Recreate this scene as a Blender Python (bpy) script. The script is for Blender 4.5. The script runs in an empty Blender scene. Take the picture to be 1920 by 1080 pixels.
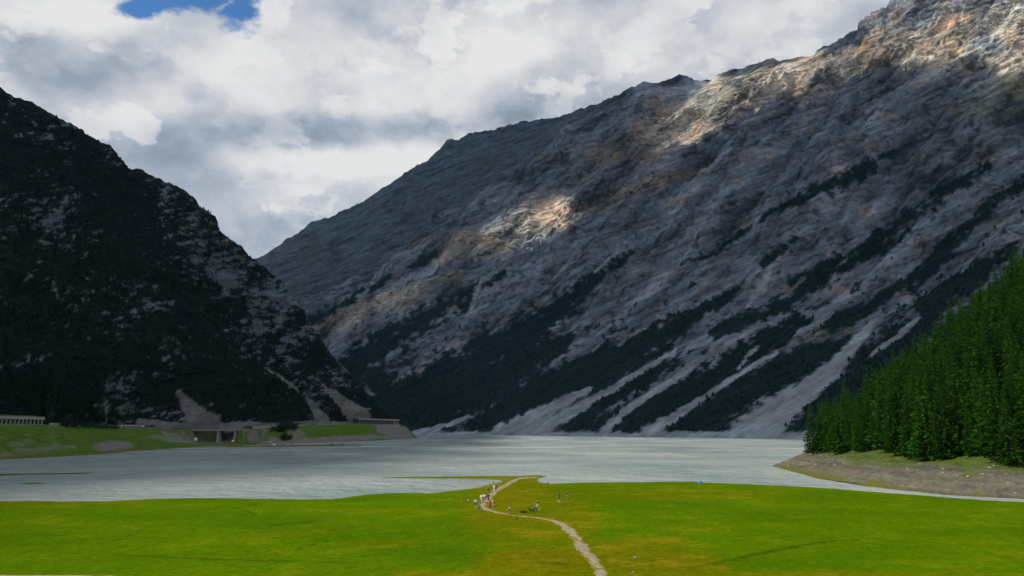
import bpy, bmesh, math, random
import numpy as np
from mathutils import Vector, Matrix

# ------------------------------------------------------------------ camera, sky, sun, exposure
scene = bpy.context.scene
COL = scene.collection
F_PX, CX, CY, CAM_Z, HORIZON = 1387.0, 960.0, 540.0, 14.5, 805.0
PITCH = math.atan((HORIZON - CY) / F_PX)
CP, SP = math.cos(PITCH), math.sin(PITCH)
cam_d = bpy.data.cameras.new("camera")
cam_d.sensor_width = 36.0
cam_d.lens = 36.0 * F_PX / 1920.0
cam_d.clip_start, cam_d.clip_end = 0.5, 40000
cam = bpy.data.objects.new("camera", cam_d)
COL.objects.link(cam)
cam.location = (0, 0, CAM_Z)
cam.rotation_euler = (math.pi / 2 + PITCH, 0, 0)
scene.camera = cam

SUN_EL = math.radians(47)
SUN_H = Vector((-0.97, -0.24)).normalized()
TO_SUN = Vector((SUN_H.x * math.cos(SUN_EL), SUN_H.y * math.cos(SUN_EL), math.sin(SUN_EL)))
sun_d = bpy.data.lights.new("sun", 'SUN')
sun_d.energy = 5.0
sun_d.angle = math.radians(0.8)
sun_d.color = (1.0, 0.91, 0.76)
sun = bpy.data.objects.new("sun", sun_d)
COL.objects.link(sun)
sun.rotation_euler = TO_SUN.to_track_quat('Z', 'Y').to_euler()
sun.location = (0, 0, 50)
scene.view_settings.view_transform = 'Standard'
scene.view_settings.look = 'None'
scene.view_settings.exposure = 0.0
scene.view_settings.gamma = 1.0
scene.view_settings.use_curve_mapping = False
scene.cycles.max_bounces = 5
scene.cycles.diffuse_bounces = 3
scene.cycles.glossy_bounces = 2
scene.cycles.transmission_bounces = 2
scene.cycles.transparent_max_bounces = 4
scene.cycles.use_denoising = True


def ray(px, py):
    a, b = (px - CX) / F_PX, -(py - CY) / F_PX
    return np.array([a, CP - b * SP, SP + b * CP])


def G(px, py, z=0.0):            # the point of the level plane z under a photo pixel
    d = ray(px, py)
    t = (z - CAM_Z) / d[2]
    return np.array([d[0] * t, d[1] * t, z])


def P(px, py, Y):                # the point at depth Y behind a photo pixel
    d = ray(px, py)
    t = Y / d[1]
    return np.array([d[0] * t, Y, CAM_Z + d[2] * t])


def project(p):                  # world points -> photo pixels
    x, y, z = p[..., 0], p[..., 1], p[..., 2] - CAM_Z
    dep = y * CP + z * SP
    up = -y * SP + z * CP
    dep = np.maximum(dep, 1e-3)
    return CX + F_PX * x / dep, CY - F_PX * up / dep


# ---- world: physical sky with a broken cloud cover laid out by direction
def build_world():
    w = bpy.data.worlds.new("World")
    scene.world = w
    w.use_nodes = True
    nt = w.node_tree
    nt.nodes.clear()
    N, L = nt.nodes.new, nt.links.new
    def math_(op, a, b=None, c=None):
        n = N('ShaderNodeMath'); n.operation = op
        for i, v in enumerate((a, b, c)):
            if v is None: continue
            if isinstance(v, (int, float)): n.inputs[i].default_value = v
            else: L(v, n.inputs[i])
        return n.outputs[0]
    def mix(f, a, b):
        n = N('ShaderNodeMix'); n.data_type = 'RGBA'
        if isinstance(f, (int, float)): n.inputs[0].default_value = f
        else: L(f, n.inputs[0])
        for i, v in ((6, a), (7, b)):
            if isinstance(v, tuple): n.inputs[i].default_value = (*v, 1)
            else: L(v, n.inputs[i])
        return n.outputs[2]
    def sstep(v, lo, hi):
        n = N('ShaderNodeMapRange'); n.interpolation_type = 'SMOOTHSTEP'
        L(v, n.inputs[0]); n.inputs[1].default_value = lo; n.inputs[2].default_value = hi
        return n.outputs[0]
    out = N('ShaderNodeOutputWorld'); bg = N('ShaderNodeBackground')
    sky = N('ShaderNodeTexSky'); sky.sky_type = 'NISHITA'; sky.sun_disc = False
    sky.sun_elevation = SUN_EL
    sky.sun_rotation = math.atan2(SUN_H.x, SUN_H.y)
    sky.altitude = 1800
    sky.dust_density = 0.1; sky.ozone_density = 2.2
    tc = N('ShaderNodeTexCoord')
    sep = N('ShaderNodeSeparateXYZ'); L(tc.outputs['Generated'], sep.inputs[0])
    dx, dy, dz = sep.outputs
    # cloud plane coordinates (clouds shrink towards the horizon)
    comb = N('ShaderNodeCombineXYZ'); L(dx, comb.inputs[0]); L(dy, comb.inputs[1]); L(math_('MULTIPLY', dz, 1.55), comb.inputs[2])
    def noise(vec, scale, detail, rough, dist=0.0, off=(0, 0, 0)):
        m = N('ShaderNodeVectorMath'); m.operation = 'ADD'; L(vec, m.inputs[0]); m.inputs[1].default_value = off
        n = N('ShaderNodeTexNoise'); L(m.outputs[0], n.inputs['Vector'])
        n.inputs['Scale'].default_value = scale; n.inputs['Detail'].default_value = detail
        n.inputs['Roughness'].default_value = rough; n.inputs['Distortion'].default_value = dist
        return n.outputs['Fac']
    v = comb.outputs[0]
    big = noise(v, 3.1, 10, 0.56, 0.15, (2.2, 0.4, 1.1))
    sh = noise(v, 3.1, 10, 0.56, 0.15, (2.17, 0.4, 1.185))
    fine = noise(v, 7.5, 10, 0.6, 0.35, (5, 2, 1))
    wobn = noise(v, 6.0, 8, 0.6, 0.3, (1, 7, 3))
    # gnomonic coordinates of the direction for the single banks and gaps of this sky
    dyc = math_('MAXIMUM', dy, 0.05)
    gu, gv = math_('DIVIDE', dx, dyc), math_('DIVIDE', dz, dyc)
    def blob(px, py, rx, ry):
        d = ray(px, py); u0, v0 = d[0] / d[1], d[2] / d[1]
        a = math_('DIVIDE', math_('SUBTRACT', gu, float(u0)), rx / F_PX)
        b = math_('DIVIDE', math_('SUBTRACT', gv, float(v0)), ry / F_PX)
        wob = math_('MULTIPLY', math_('SUBTRACT', wobn, 0.5), 3.6)
        r = math_('ADD', math_('SQRT', math_('ADD', math_('MULTIPLY', a, a), math_('MULTIPLY', b, b))), wob)
        return sstep(r, 1.5, 0.2)
    # light / dark inside the cloud cover: relief towards the sun plus banks
    rel = math_('MULTIPLY', math_('SUBTRACT', big, sh), 1.7)
    tone = math_('ADD', math_('ADD', 0.66, math_('MULTIPLY', math_('SUBTRACT', fine, 0.5), 0.75)), rel)
    tone = math_('ADD', tone, math_('MULTIPLY', math_('SUBTRACT', big, 0.5), 0.9))
    ramp = N('ShaderNodeValToRGB'); L(tone, ramp.inputs[0])
    e = ramp.color_ramp.elements
    e[0].position, e[0].color = 0.05, (0.25, 0.29, 0.34, 1)
    e[1].position, e[1].color = 1.0, (0.84, 0.84, 0.83, 1)
    for pos, c in ((0.30, (0.34, 0.40, 0.48)), (0.58, (0.54, 0.575, 0.635)), (0.78, (0.72, 0.73, 0.745))):
        x = e.new(pos); x.color = (*c, 1)
    # heaped clouds in front: sharp sunlit rims, grey bellies
    def heap(scale, off, lo, hi, dark):
        n0 = noise(v, scale, 14, 0.60, 0.1, off)
        n1 = noise(v, scale, 14, 0.60, 0.1, (off[0] + 0.035, off[1], off[2] - 0.05))
        lit = math_('ADD', 0.80, math_('MULTIPLY', math_('SUBTRACT', n0, n1), 2.6))
        core = math_('MULTIPLY', sstep(n0, lo + 0.02, lo + 0.24), dark)
        return sstep(n0, lo, hi), math_('SUBTRACT', lit, core)
    cov = tone
    for scale, off, lo, hi, dark, k in ((3.4, (4.1, 2.6, 7.3), 0.50, 0.56, 0.60, 0.85), (5.2, (1.3, 6.2, 0.4), 0.50, 0.55, 0.55, 0.85), (8.0, (7.7, 1.2, 3.4), 0.54, 0.58, 0.4, 0.7)):
        m, t = heap(scale, off, lo, hi, dark)
        t = math_('ADD', math_('MULTIPLY', t, 0.62), math_('MULTIPLY', tone, 0.42))
        f = math_('MULTIPLY', m, k)
        cov = math_('ADD', math_('MULTIPLY', cov, math_('SUBTRACT', 1.0, f)), math_('MULTIPLY', t, f))
    bl = math_('MULTIPLY', dx, 0.0)
    for (px, py, rx, ry, k) in ((740, 238, 300, 42, -0.55), (110, 130, 150, 85, -0.38), (300, 90, 90, 60, -0.22), (300, 270, 170, 70, -0.22),
                                (1180, 215, 260, 75, -0.30), (470, 440, 140, 50, -0.30), (420, 345, 150, 35, -0.2), (240, 210, 130, 35, 0.28),
                                (700, 110, 330, 90, 0.22), (470, 290, 160, 35, 0.30), (760, 300, 130, 40, 0.5), (560, 330, 140, 40, 0.25),
                                (1480, 60, 200, 80, 0.12), (180, 30, 150, 40, 0.25), (1000, 60, 200, 70, 0.14)):
        bl = math_('ADD', bl, math_('MULTIPLY', blob(px, py, rx, ry), k))
    L(math_('ADD', cov, math_('MULTIPLY', bl, 0.85)), ramp.inputs[0])
    def gapblob(px, py, rx, ry):
        d = ray(px, py); u0, v0 = d[0] / d[1], d[2] / d[1]
        a = math_('DIVIDE', math_('SUBTRACT', gu, float(u0)), rx / F_PX)
        b = math_('DIVIDE', math_('SUBTRACT', gv, float(v0)), ry / F_PX)
        return math_('SQRT', math_('ADD', math_('MULTIPLY', a, a), math_('MULTIPLY', b, b)))
    r = gapblob(350, -22, 130, 44)
    for args in ((448, 16, 38, 36), (262, 16, 42, 20), (400, -6, 60, 28)):
        r = math_('MINIMUM', r, gapblob(*args))
    gn = noise(v, 9.0, 14, 0.66, 0.2, (3, 3, 9))
    r = math_('ADD', r, math_('MULTIPLY', math_('SUBTRACT', gn, 0.52), 5.0))
    gap = sstep(r, 1.25, 0.45)
    skyc = N('ShaderNodeVectorMath'); skyc.operation = 'SCALE'; hs = N('ShaderNodeHueSaturation'); hs.inputs['Saturation'].default_value = 1.22; L(sky.outputs[0], hs.inputs['Color']); L(hs.outputs[0], skyc.inputs[0]); skyc.inputs['Scale'].default_value = 0.15
    colr = mix(gap, ramp.outputs[0], skyc.outputs[0])
    L(colr, bg.inputs['Color']); bg.inputs['Strength'].default_value = 1.0
    L(bg.outputs[0], out.inputs['Surface'])
build_world()

# ------------------------------------------------------------------ helpers
RNG = np.random.default_rng(11)
random.seed(7)
_perm = np.random.default_rng(3).permutation(512)
_perm = np.concatenate([_perm, _perm, _perm])
_ga = np.random.default_rng(5).random(512) * 2 * np.pi
_gx, _gy = np.cos(_ga), np.sin(_ga)


def pnoise(x, y, seed=0):
    xi, yi = np.floor(x).astype(np.int64), np.floor(y).astype(np.int64)
    fx, fy = x - xi, y - yi
    ux, uy = fx * fx * fx * (fx * (fx * 6 - 15) + 10), fy * fy * fy * (fy * (fy * 6 - 15) + 10)
    def g(ix, iy, dx, dy):
        h = _perm[(_perm[(ix + seed * 37) & 511] + iy + seed * 101) & 511]
        return _gx[h] * dx + _gy[h] * dy
    a, b = g(xi, yi, fx, fy), g(xi + 1, yi, fx - 1, fy)
    c, d = g(xi, yi + 1, fx, fy - 1), g(xi + 1, yi + 1, fx - 1, fy - 1)
    return ((a + (b - a) * ux) + ((c + (d - c) * ux) - (a + (b - a) * ux)) * uy) * 1.5


def fbm(x, y, octaves=5, gain=0.5, seed=0, ridged=False):
    s, amp, tot = 0.0, 1.0, 0.0
    for o in range(octaves):
        n = pnoise(x * 2 ** o + 13.7 * o, y * 2 ** o - 7.3 * o, seed + o)
        if ridged: n = 1 - 2 * np.abs(n)
        s = s + n * amp; tot += amp; amp *= gain
    return s / tot


def sstep(v, lo, hi):
    t = np.clip((v - lo) / (hi - lo), 0, 1)
    return t * t * (3 - 2 * t)


def lerp(a, b, t):
    if isinstance(a, tuple): a = np.array(a)
    if isinstance(b, tuple): b = np.array(b)
    t = np.asarray(t)
    if a.ndim > t.ndim - 0 and a.shape[-1:] == (3,) and t.ndim > 0: t = t[..., None]
    elif np.ndim(b) > 0 and b.shape[-1:] == (3,) and t.ndim > 0: t = t[..., None]
    return a + (b - a) * t


def line_field(px, py, pts, wscale=1.0):
    """signed depth (in half widths, 1 at the centre, 0 at the rim) of a polyline of (x, y, half width)"""
    best = np.full(px.shape, -1e9)
    for (x0, y0, w0), (x1, y1, w1) in zip(pts[:-1], pts[1:]):
        ex, ey = x1 - x0, y1 - y0
        t = np.clip(((px - x0) * ex + (py - y0) * ey) / (ex * ex + ey * ey + 1e-9), 0, 1)
        w = (w0 + (w1 - w0) * t) * wscale
        d = np.hypot(px - x0 - t * ex, py - y0 - t * ey)
        best = np.maximum(best, 1 - d / w)
    return best


def blob_field(px, py, x, y, rx, ry, ang=0):
    c, s = math.cos(math.radians(ang)), math.sin(math.radians(ang))
    a = ((px - x) * c - (py - y) * s) / rx
    b = ((px - x) * s + (py - y) * c) / ry
    return 1 - np.hypot(a, b)


def poly_sdf(X, Y, poly, closed=True):
    """signed distance, positive inside"""
    poly = np.asarray(poly, float)
    d = np.full(X.shape, 1e9); inside = np.zeros(X.shape, bool)
    n = len(poly)
    for i in range(n):
        x0, y0 = poly[i]; x1, y1 = poly[(i + 1) % n]
        ex, ey = x1 - x0, y1 - y0
        t = np.clip(((X - x0) * ex + (Y - y0) * ey) / (ex * ex + ey * ey + 1e-9), 0, 1)
        d = np.minimum(d, np.hypot(X - x0 - t * ex, Y - y0 - t * ey))
        cond = ((y0 > Y) != (y1 > Y)) & (X < (x1 - x0) * (Y - y0) / (y1 - y0 + 1e-12) + x0)
        inside ^= cond
    return np.where(inside, d, -d)


def tag(o, label=None, cat=None, group=None, kind=None):
    if label: o['label'] = label
    if cat: o['category'] = cat
    if group: o['group'] = group
    if kind: o['kind'] = kind
    return o


def link(name, mesh, mat=None, parent=None):
    o = bpy.data.objects.new(name, mesh)
    COL.objects.link(o)
    if mat is not None and not mesh.materials: mesh.materials.append(mat)
    if parent is not None: o.parent = parent
    return o


def empty(name, loc, rz=0, scale=1.0):
    o = bpy.data.objects.new(name, None)
    o.empty_display_size = 0.3
    COL.objects.link(o)
    o.location = loc; o.rotation_euler = (0, 0, rz); o.scale = (scale,) * 3
    return o


def np_mesh(name, verts, faces, smooth=True, col=None):
    """verts (n,3), faces (m,k) arrays with one k"""
    me = bpy.data.meshes.new(name)
    verts = np.asarray(verts, np.float32); faces = np.asarray(faces, np.int32)
    k = faces.shape[1]
    me.vertices.add(len(verts)); me.vertices.foreach_set('co', verts.ravel())
    me.loops.add(faces.size); me.loops.foreach_set('vertex_index', faces.ravel())
    me.polygons.add(len(faces))
    me.polygons.foreach_set('loop_start', np.arange(0, faces.size, k, dtype=np.int32))
    me.polygons.foreach_set('loop_total', np.full(len(faces), k, np.int32))
    me.polygons.foreach_set('use_smooth', np.full(len(faces), smooth, bool))
    if col is not None:
        a = me.color_attributes.new('Col', 'FLOAT_COLOR', 'POINT')
        c = np.ones((len(verts), 4), np.float32); c[:, :3] = np.clip(col, 0, 1)
        a.data.foreach_set('color', c.ravel())
    me.update(); me.validate()
    return me


def grid_faces(nu, nv):
    i = np.arange(nu * nv).reshape(nu, nv)
    return np.stack([i[:-1, :-1], i[1:, :-1], i[1:, 1:], i[:-1, 1:]], -1).reshape(-1, 4)


def grid_normals(p):
    du = np.gradient(p, axis=0); dv = np.gradient(p, axis=1)
    n = np.cross(du, dv)
    n /= np.linalg.norm(n, axis=-1, keepdims=True) + 1e-9
    return n


# ---- materials
MATS = {}
def mat_plain(name, col, rough=0.8, metallic=0.0, vary=0.12, scale=6.0, spec=0.3, translucent=0.0):
    if name in MATS: return MATS[name]
    m = bpy.data.materials.new(name); m.use_nodes = True
    nt = m.node_tree; b = nt.nodes['Principled BSDF']
    b.inputs['Roughness'].default_value = rough; b.inputs['Metallic'].default_value = metallic
    b.inputs['Specular IOR Level'].default_value = spec
    tc = nt.nodes.new('ShaderNodeTexCoord'); n = nt.nodes.new('ShaderNodeTexNoise')
    n.inputs['Scale'].default_value = scale; n.inputs['Detail'].default_value = 5
    nt.links.new(tc.outputs['Object'], n.inputs['Vector'])
    r = nt.nodes.new('ShaderNodeValToRGB')
    r.color_ramp.elements[0].position = 0.3; r.color_ramp.elements[1].position = 0.7
    r.color_ramp.elements[0].color = (*[c * (1 - vary) for c in col], 1)
    r.color_ramp.elements[1].color = (*[min(1, c * (1 + vary)) for c in col], 1)
    nt.links.new(n.outputs['Fac'], r.inputs[0]); nt.links.new(r.outputs[0], b.inputs['Base Color'])
    MATS[name] = m
    return m


def mat_terrain(name, bump_scale, bump_dist, fine=0.18, rough=0.95, bump=0.6, aniso=None, spec=0.08):
    m = bpy.data.materials.new(name); m.use_nodes = True
    nt = m.node_tree; b = nt.nodes['Principled BSDF']; L = nt.links.new
    b.inputs['Roughness'].default_value = rough; b.inputs['Specular IOR Level'].default_value = spec
    at = nt.nodes.new('ShaderNodeAttribute'); at.attribute_name = 'Col'
    tc = nt.nodes.new('ShaderNodeTexCoord')
    mp = nt.nodes.new('ShaderNodeMapping'); L(tc.outputs['Object'], mp.inputs[0])
    if aniso: mp.inputs['Scale'].default_value = aniso
    n = nt.nodes.new('ShaderNodeTexNoise'); L(mp.outputs[0], n.inputs['Vector'])
    n.inputs['Scale'].default_value = bump_scale; n.inputs['Detail'].default_value = 8; n.inputs['Roughness'].default_value = 0.65
    mr = nt.nodes.new('ShaderNodeMapRange'); L(n.outputs['Fac'], mr.inputs[0])
    mr.inputs[1].default_value = 0.25; mr.inputs[2].default_value = 0.75
    mr.inputs[3].default_value = 1 - fine * 1.6; mr.inputs[4].default_value = 1 + fine * 1.6
    vm = nt.nodes.new('ShaderNodeVectorMath'); vm.operation = 'SCALE'
    L(at.outputs['Color'], vm.inputs[0]); L(mr.outputs[0], vm.inputs['Scale'])
    L(vm.outputs[0], b.inputs['Base Color'])
    bp = nt.nodes.new('ShaderNodeBump'); bp.inputs['Strength'].default_value = bump; bp.inputs['Distance'].default_value = bump_dist
    L(n.outputs['Fac'], bp.inputs['Height']); L(bp.outputs[0], b.inputs['Normal'])
    MATS[name] = m
    return m


def mat_leaf(name, col, vary=0.35):
    m = bpy.data.materials.new(name); m.use_nodes = True
    nt = m.node_tree; b = nt.nodes['Principled BSDF']; L = nt.links.new
    b.inputs['Roughness'].default_value = 0.75; b.inputs['Specular IOR Level'].default_value = 0.15
    oi = nt.nodes.new('ShaderNodeObjectInfo'); geo = nt.nodes.new('ShaderNodeNewGeometry')
    ad = nt.nodes.new('ShaderNodeMath'); ad.operation = 'ADD'
    ml = nt.nodes.new('ShaderNodeMath'); ml.operation = 'MULTIPLY'; ml.inputs[1].default_value = 0.5
    L(oi.outputs['Random'], ad.inputs[0]); L(geo.outputs['Random Per Island'], ad.inputs[1]); L(ad.outputs[0], ml.inputs[0])
    r = nt.nodes.new('ShaderNodeValToRGB'); L(ml.outputs[0], r.inputs[0])
    r.color_ramp.elements[0].position = 0.2; r.color_ramp.elements[1].position = 0.8
    r.color_ramp.elements[0].color = (col[0] * (1 - vary), col[1] * (1 - vary), col[2] * (1 - vary * 0.5), 1)
    r.color_ramp.elements[1].color = (col[0] * (1 + vary * 1.3), col[1] * (1 + vary), col[2], 1)
    L(r.outputs[0], b.inputs['Base Color'])
    tr = nt.nodes.new('ShaderNodeBsdfTranslucent'); L(r.outputs[0], tr.inputs['Color'])
    mx = nt.nodes.new('ShaderNodeMixShader'); mx.inputs[0].default_value = 0.3
    L(b.outputs[0], mx.inputs[1]); L(tr.outputs[0], mx.inputs[2])
    L(mx.outputs[0], nt.nodes['Material Output'].inputs['Surface'])
    MATS[name] = m
    return m


def mat_rock(name):
    m = mat_terrain(name, 0.05, 7.0, fine=0.2, bump=0.55)
    nt = m.node_tree; L = nt.links.new; N = nt.nodes.new
    b = nt.nodes['Principled BSDF']
    tc = N('ShaderNodeTexCoord'); sp = N('ShaderNodeSeparateXYZ'); L(tc.outputs['Object'], sp.inputs[0])
    a = N('ShaderNodeMath'); a.operation = 'MULTIPLY_ADD'; L(sp.outputs[0], a.inputs[0]); a.inputs[1].default_value = -0.42; L(sp.outputs[2], a.inputs[2])
    c = N('ShaderNodeMath'); c.operation = 'MULTIPLY'; L(a.outputs[0], c.inputs[0]); c.inputs[1].default_value = 0.055
    d = N('ShaderNodeMath'); d.operation = 'MULTIPLY'; L(sp.outputs[0], d.inputs[0]); d.inputs[1].default_value = 0.0035
    e = N('ShaderNodeMath'); e.operation = 'MULTIPLY'; L(sp.outputs[1], e.inputs[0]); e.inputs[1].default_value = 0.0035
    cb = N('ShaderNodeCombineXYZ'); L(c.outputs[0], cb.inputs[0]); L(d.outputs[0], cb.inputs[1]); L(e.outputs[0], cb.inputs[2])
    n = N('ShaderNodeTexNoise'); L(cb.outputs[0], n.inputs['Vector']); n.inputs['Scale'].default_value = 1.0; n.inputs['Detail'].default_value = 7; n.inputs['Roughness'].default_value = 0.62
    n.inputs['Distortion'].default_value = 0.15
    mr = N('ShaderNodeMapRange'); L(n.outputs['Fac'], mr.inputs[0]); mr.inputs[1].default_value = 0.3; mr.inputs[2].default_value = 0.7; mr.inputs[3].default_value = 0.60; mr.inputs[4].default_value = 1.42
    vm = N('ShaderNodeVectorMath'); vm.operation = 'SCALE'
    old = b.inputs['Base Color'].links[0].from_socket
    L(old, vm.inputs[0]); L(mr.outputs[0], vm.inputs['Scale']); L(vm.outputs[0], b.inputs['Base Color'])
    bp = N('ShaderNodeBump'); bp.inputs['Strength'].default_value = 0.9; bp.inputs['Distance'].default_value = 16.0
    L(n.outputs['Fac'], bp.inputs['Height']); L(b.inputs['Normal'].links[0].from_socket, bp.inputs['Normal']); L(bp.outputs[0], b.inputs['Normal'])
    return m
M_ROCK = mat_rock('mountain_rock')
M_NEAR = mat_terrain('shore_earth', 0.7, 0.25, fine=0.2, bump=0.5)
M_GRASS = mat_terrain('meadow_grass', 1.3, 0.10, fine=0.26, bump=0.5, spec=0.0)
M_PATHM = mat_terrain('trodden_gravel', 2.2, 0.05, fine=0.22, bump=0.5)
M_LEAF = mat_leaf('larch_needles', (0.022, 0.088, 0.004))
M_LEAFD = mat_leaf('dark_spruce_needles', (0.011, 0.048, 0.010))
M_BUSH = mat_leaf('bush_leaves', (0.022, 0.055, 0.016))
M_PINE = mat_leaf('mountain_pine_needles', (0.005, 0.016, 0.013))
M_BARK = mat_plain('bark', (0.04, 0.03, 0.024), 0.95)
M_CONC = mat_plain('concrete', (0.30, 0.30, 0.28), 0.9, vary=0.2, scale=0.6)
M_CONCD = mat_plain('weathered_concrete', (0.17, 0.17, 0.16), 0.9, vary=0.25, scale=0.5)
M_DARK = mat_plain('dark_interior', (0.02, 0.022, 0.025), 0.9)
M_WHITE = mat_plain('white_paint', (0.78, 0.79, 0.8), 0.5, vary=0.05)
M_GLASS = mat_plain('dark_window_glass', (0.02, 0.025, 0.03), 0.08, spec=0.6)
M_RUBBER = mat_plain('tyre_rubber', (0.02, 0.02, 0.02), 0.8)
M_METAL = mat_plain('grey_metal', (0.35, 0.36, 0.37), 0.45, metallic=0.7)
M_ASPH = mat_plain('asphalt', (0.10, 0.10, 0.105), 0.95, scale=0.4)
M_STONE = mat_plain('pale_stone', (0.25, 0.24, 0.22), 0.9, vary=0.25, scale=3)

# ------------------------------------------------------------------ right massif, back ridge and left mountain
def crest_y(pts):
    xs = np.array([p[0] for p in pts], float); ys = np.array([p[1] for p in pts], float)
    return lambda x: np.interp(x, xs, ys)


def smooth_interp(t, ks, vals):
    vals = np.asarray(vals, float)
    ks = np.asarray(ks, float)
    m = np.gradient(vals, ks, axis=0)
    i = np.clip(np.searchsorted(ks, t) - 1, 0, len(ks) - 2)
    h = ks[i + 1] - ks[i]; s = (t - ks[i]) / h
    if vals.ndim > 1: s = s[:, None]; h = h[:, None]
    return ((2 * s ** 3 - 3 * s ** 2 + 1) * vals[i] + (s ** 3 - 2 * s ** 2 + s) * h * m[i]
            + (-2 * s ** 3 + 3 * s ** 2) * vals[i + 1] + (s ** 3 - s ** 2) * h * m[i + 1])


def mountain_base(foot, crest, cy, nu, nv, expo, back, upow=1.0, below=0.03, udens=None):
    ks = np.arange(len(foot), dtype=float)
    if udens is None: t = np.linspace(0, len(foot) - 1, nu)
    else: t = np.interp(np.linspace(0, 1, nu), udens[0], udens[1])
    Fp = smooth_interp(t, ks, foot); Cp = smooth_interp(t, ks, crest)
    cpx = Cp[:, 0]; cz = cy(cpx)
    C3 = np.stack([P(a, b, Yd) for a, b, Yd in zip(cpx, cz, Cp[:, 1])])
    nb = max(6, nv // 12)
    v = np.concatenate([np.linspace(-below, 1, nv - nb), np.linspace(1, 1.3, nb + 1)[1:]])
    pos = np.zeros((nu, nv, 3))
    vc = np.minimum(v, 1)
    hv = np.where(vc < 0, vc * 1.5, np.maximum(vc, 0) ** expo)
    for k in (0, 1): pos[..., k] = Fp[:, None, k] + (C3[:, None, k] - Fp[:, None, k]) * vc[None]
    pos[..., 2] = Fp[:, None, 2] + (C3[:, None, 2] - Fp[:, None, 2]) * hv[None]
    over = np.maximum(v - 1, 0)[None] / 0.3
    pos[..., 0] += back[0] * over; pos[..., 1] += back[1] * over; pos[..., 2] -= back[2] * over ** 0.8
    return pos, t, v


# ---- right massif
skyline_right = [(300, 690), (480, 610), (560, 566), (640, 535), (700, 515), (760, 478), (800, 442), (850, 408), (900, 372), (960, 322), (1040, 272),
                 (1100, 226), (1150, 186), (1180, 166), (1210, 153), (1240, 153), (1275, 142), (1300, 150), (1330, 152), (1350, 140), (1400, 128), (1450, 114), (1462, 118),
                 (1500, 112), (1560, 102), (1580, 98), (1618, 92), (1630, 60), (1650, 34), (1664, 22), (1690, 12), (1706, -2), (1760, -40), (1850, -90),
                 (2000, -140), (2400, -150), (3300, -80)]
foot_r = [(-1700, 3950, -2), (-1350, 3550, -2), (-1080, 3250, -2), (-800, 2880, -2), (-520, 2520, -2), (-300, 2240, -2), (-130, 2010, -2),
          (50, 1800, -2), (265, 1480, -2), (450, 1195, -2), (620, 900, -2)]
crest_r = [(430, 4700), (700, 4600), (960, 4400), (1175, 4150), (1400, 3900), (1600, 3650), (1740, 3480), (1920, 3300), (2200, 2950), (2600, 2550), (3200, 2150)]
NU, NV = 980, 560
ud = (np.array([0, 0.09, 0.93, 1.0]), np.array([0, 0.9, 9.0, 10.0]))
RP, RT, RV = mountain_base(foot_r, crest_r, crest_y(skyline_right), NU, NV, 1.16, (900, 700, 700), below=0.012, udens=ud)
nrm = grid_normals(RP); nrm *= np.sign(nrm[..., 2:3] + 1e-6)
arc = RT[:, None] * 400.0 + 0 * RV[None]                 # metres along the foot
upl = RV[None] * 2700.0 + 0 * RT[:, None]                # metres up the slope
taper = sstep(RV, 0.0, 0.06)[None] * (1 - 0.8 * sstep(RV, 0.86, 0.985))[None]
warp = fbm(arc / 500, upl / 900, 3, seed=9) * 120
gull = fbm((arc + warp) / 300, upl / 1700, 5, 0.5, seed=20, ridged=True)
midn = fbm((arc + warp * 0.5) / 90, upl / 260, 5, 0.55, seed=31)
strata_c = RP[..., 2] - 0.42 * RP[..., 0] + fbm(RP[..., 0] / 500, RP[..., 2] / 500, 3, seed=4) * 55
ledge = fbm(strata_c / 70, arc / 1600, 5, 0.62, seed=44)
_st = strata_c / 46 + 1.6 * fbm(arc / 420, upl / 420, 3, seed=47)
ledge = ledge + 0.22 * ((_st - np.floor(_st)) ** 3) * sstep(fbm(arc / 260, upl / 300, 3, seed=49), -0.12, 0.2)
fine_r = fbm(arc / 26, upl / 34, 4, 0.6, seed=52, ridged=True)
rocky = sstep(RV, 0.10, 0.34)[None]
disp = taper * (gull * 130 * (0.3 + 0.7 * rocky) + midn * 40 * (0.25 + 0.75 * rocky) + ledge * 58 * rocky + fine_r * (2 + 4 * rocky))
# jagged crest
cj = sstep(RV, 0.93, 1.0)[None] * (1 - sstep(RV, 1.0, 1.12))[None]
RP = RP + nrm * disp[..., None]
RP[..., 2] += cj * (fbm(arc / 55, arc * 0, 4, 0.6, seed=61) * 20 - 2)

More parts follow.
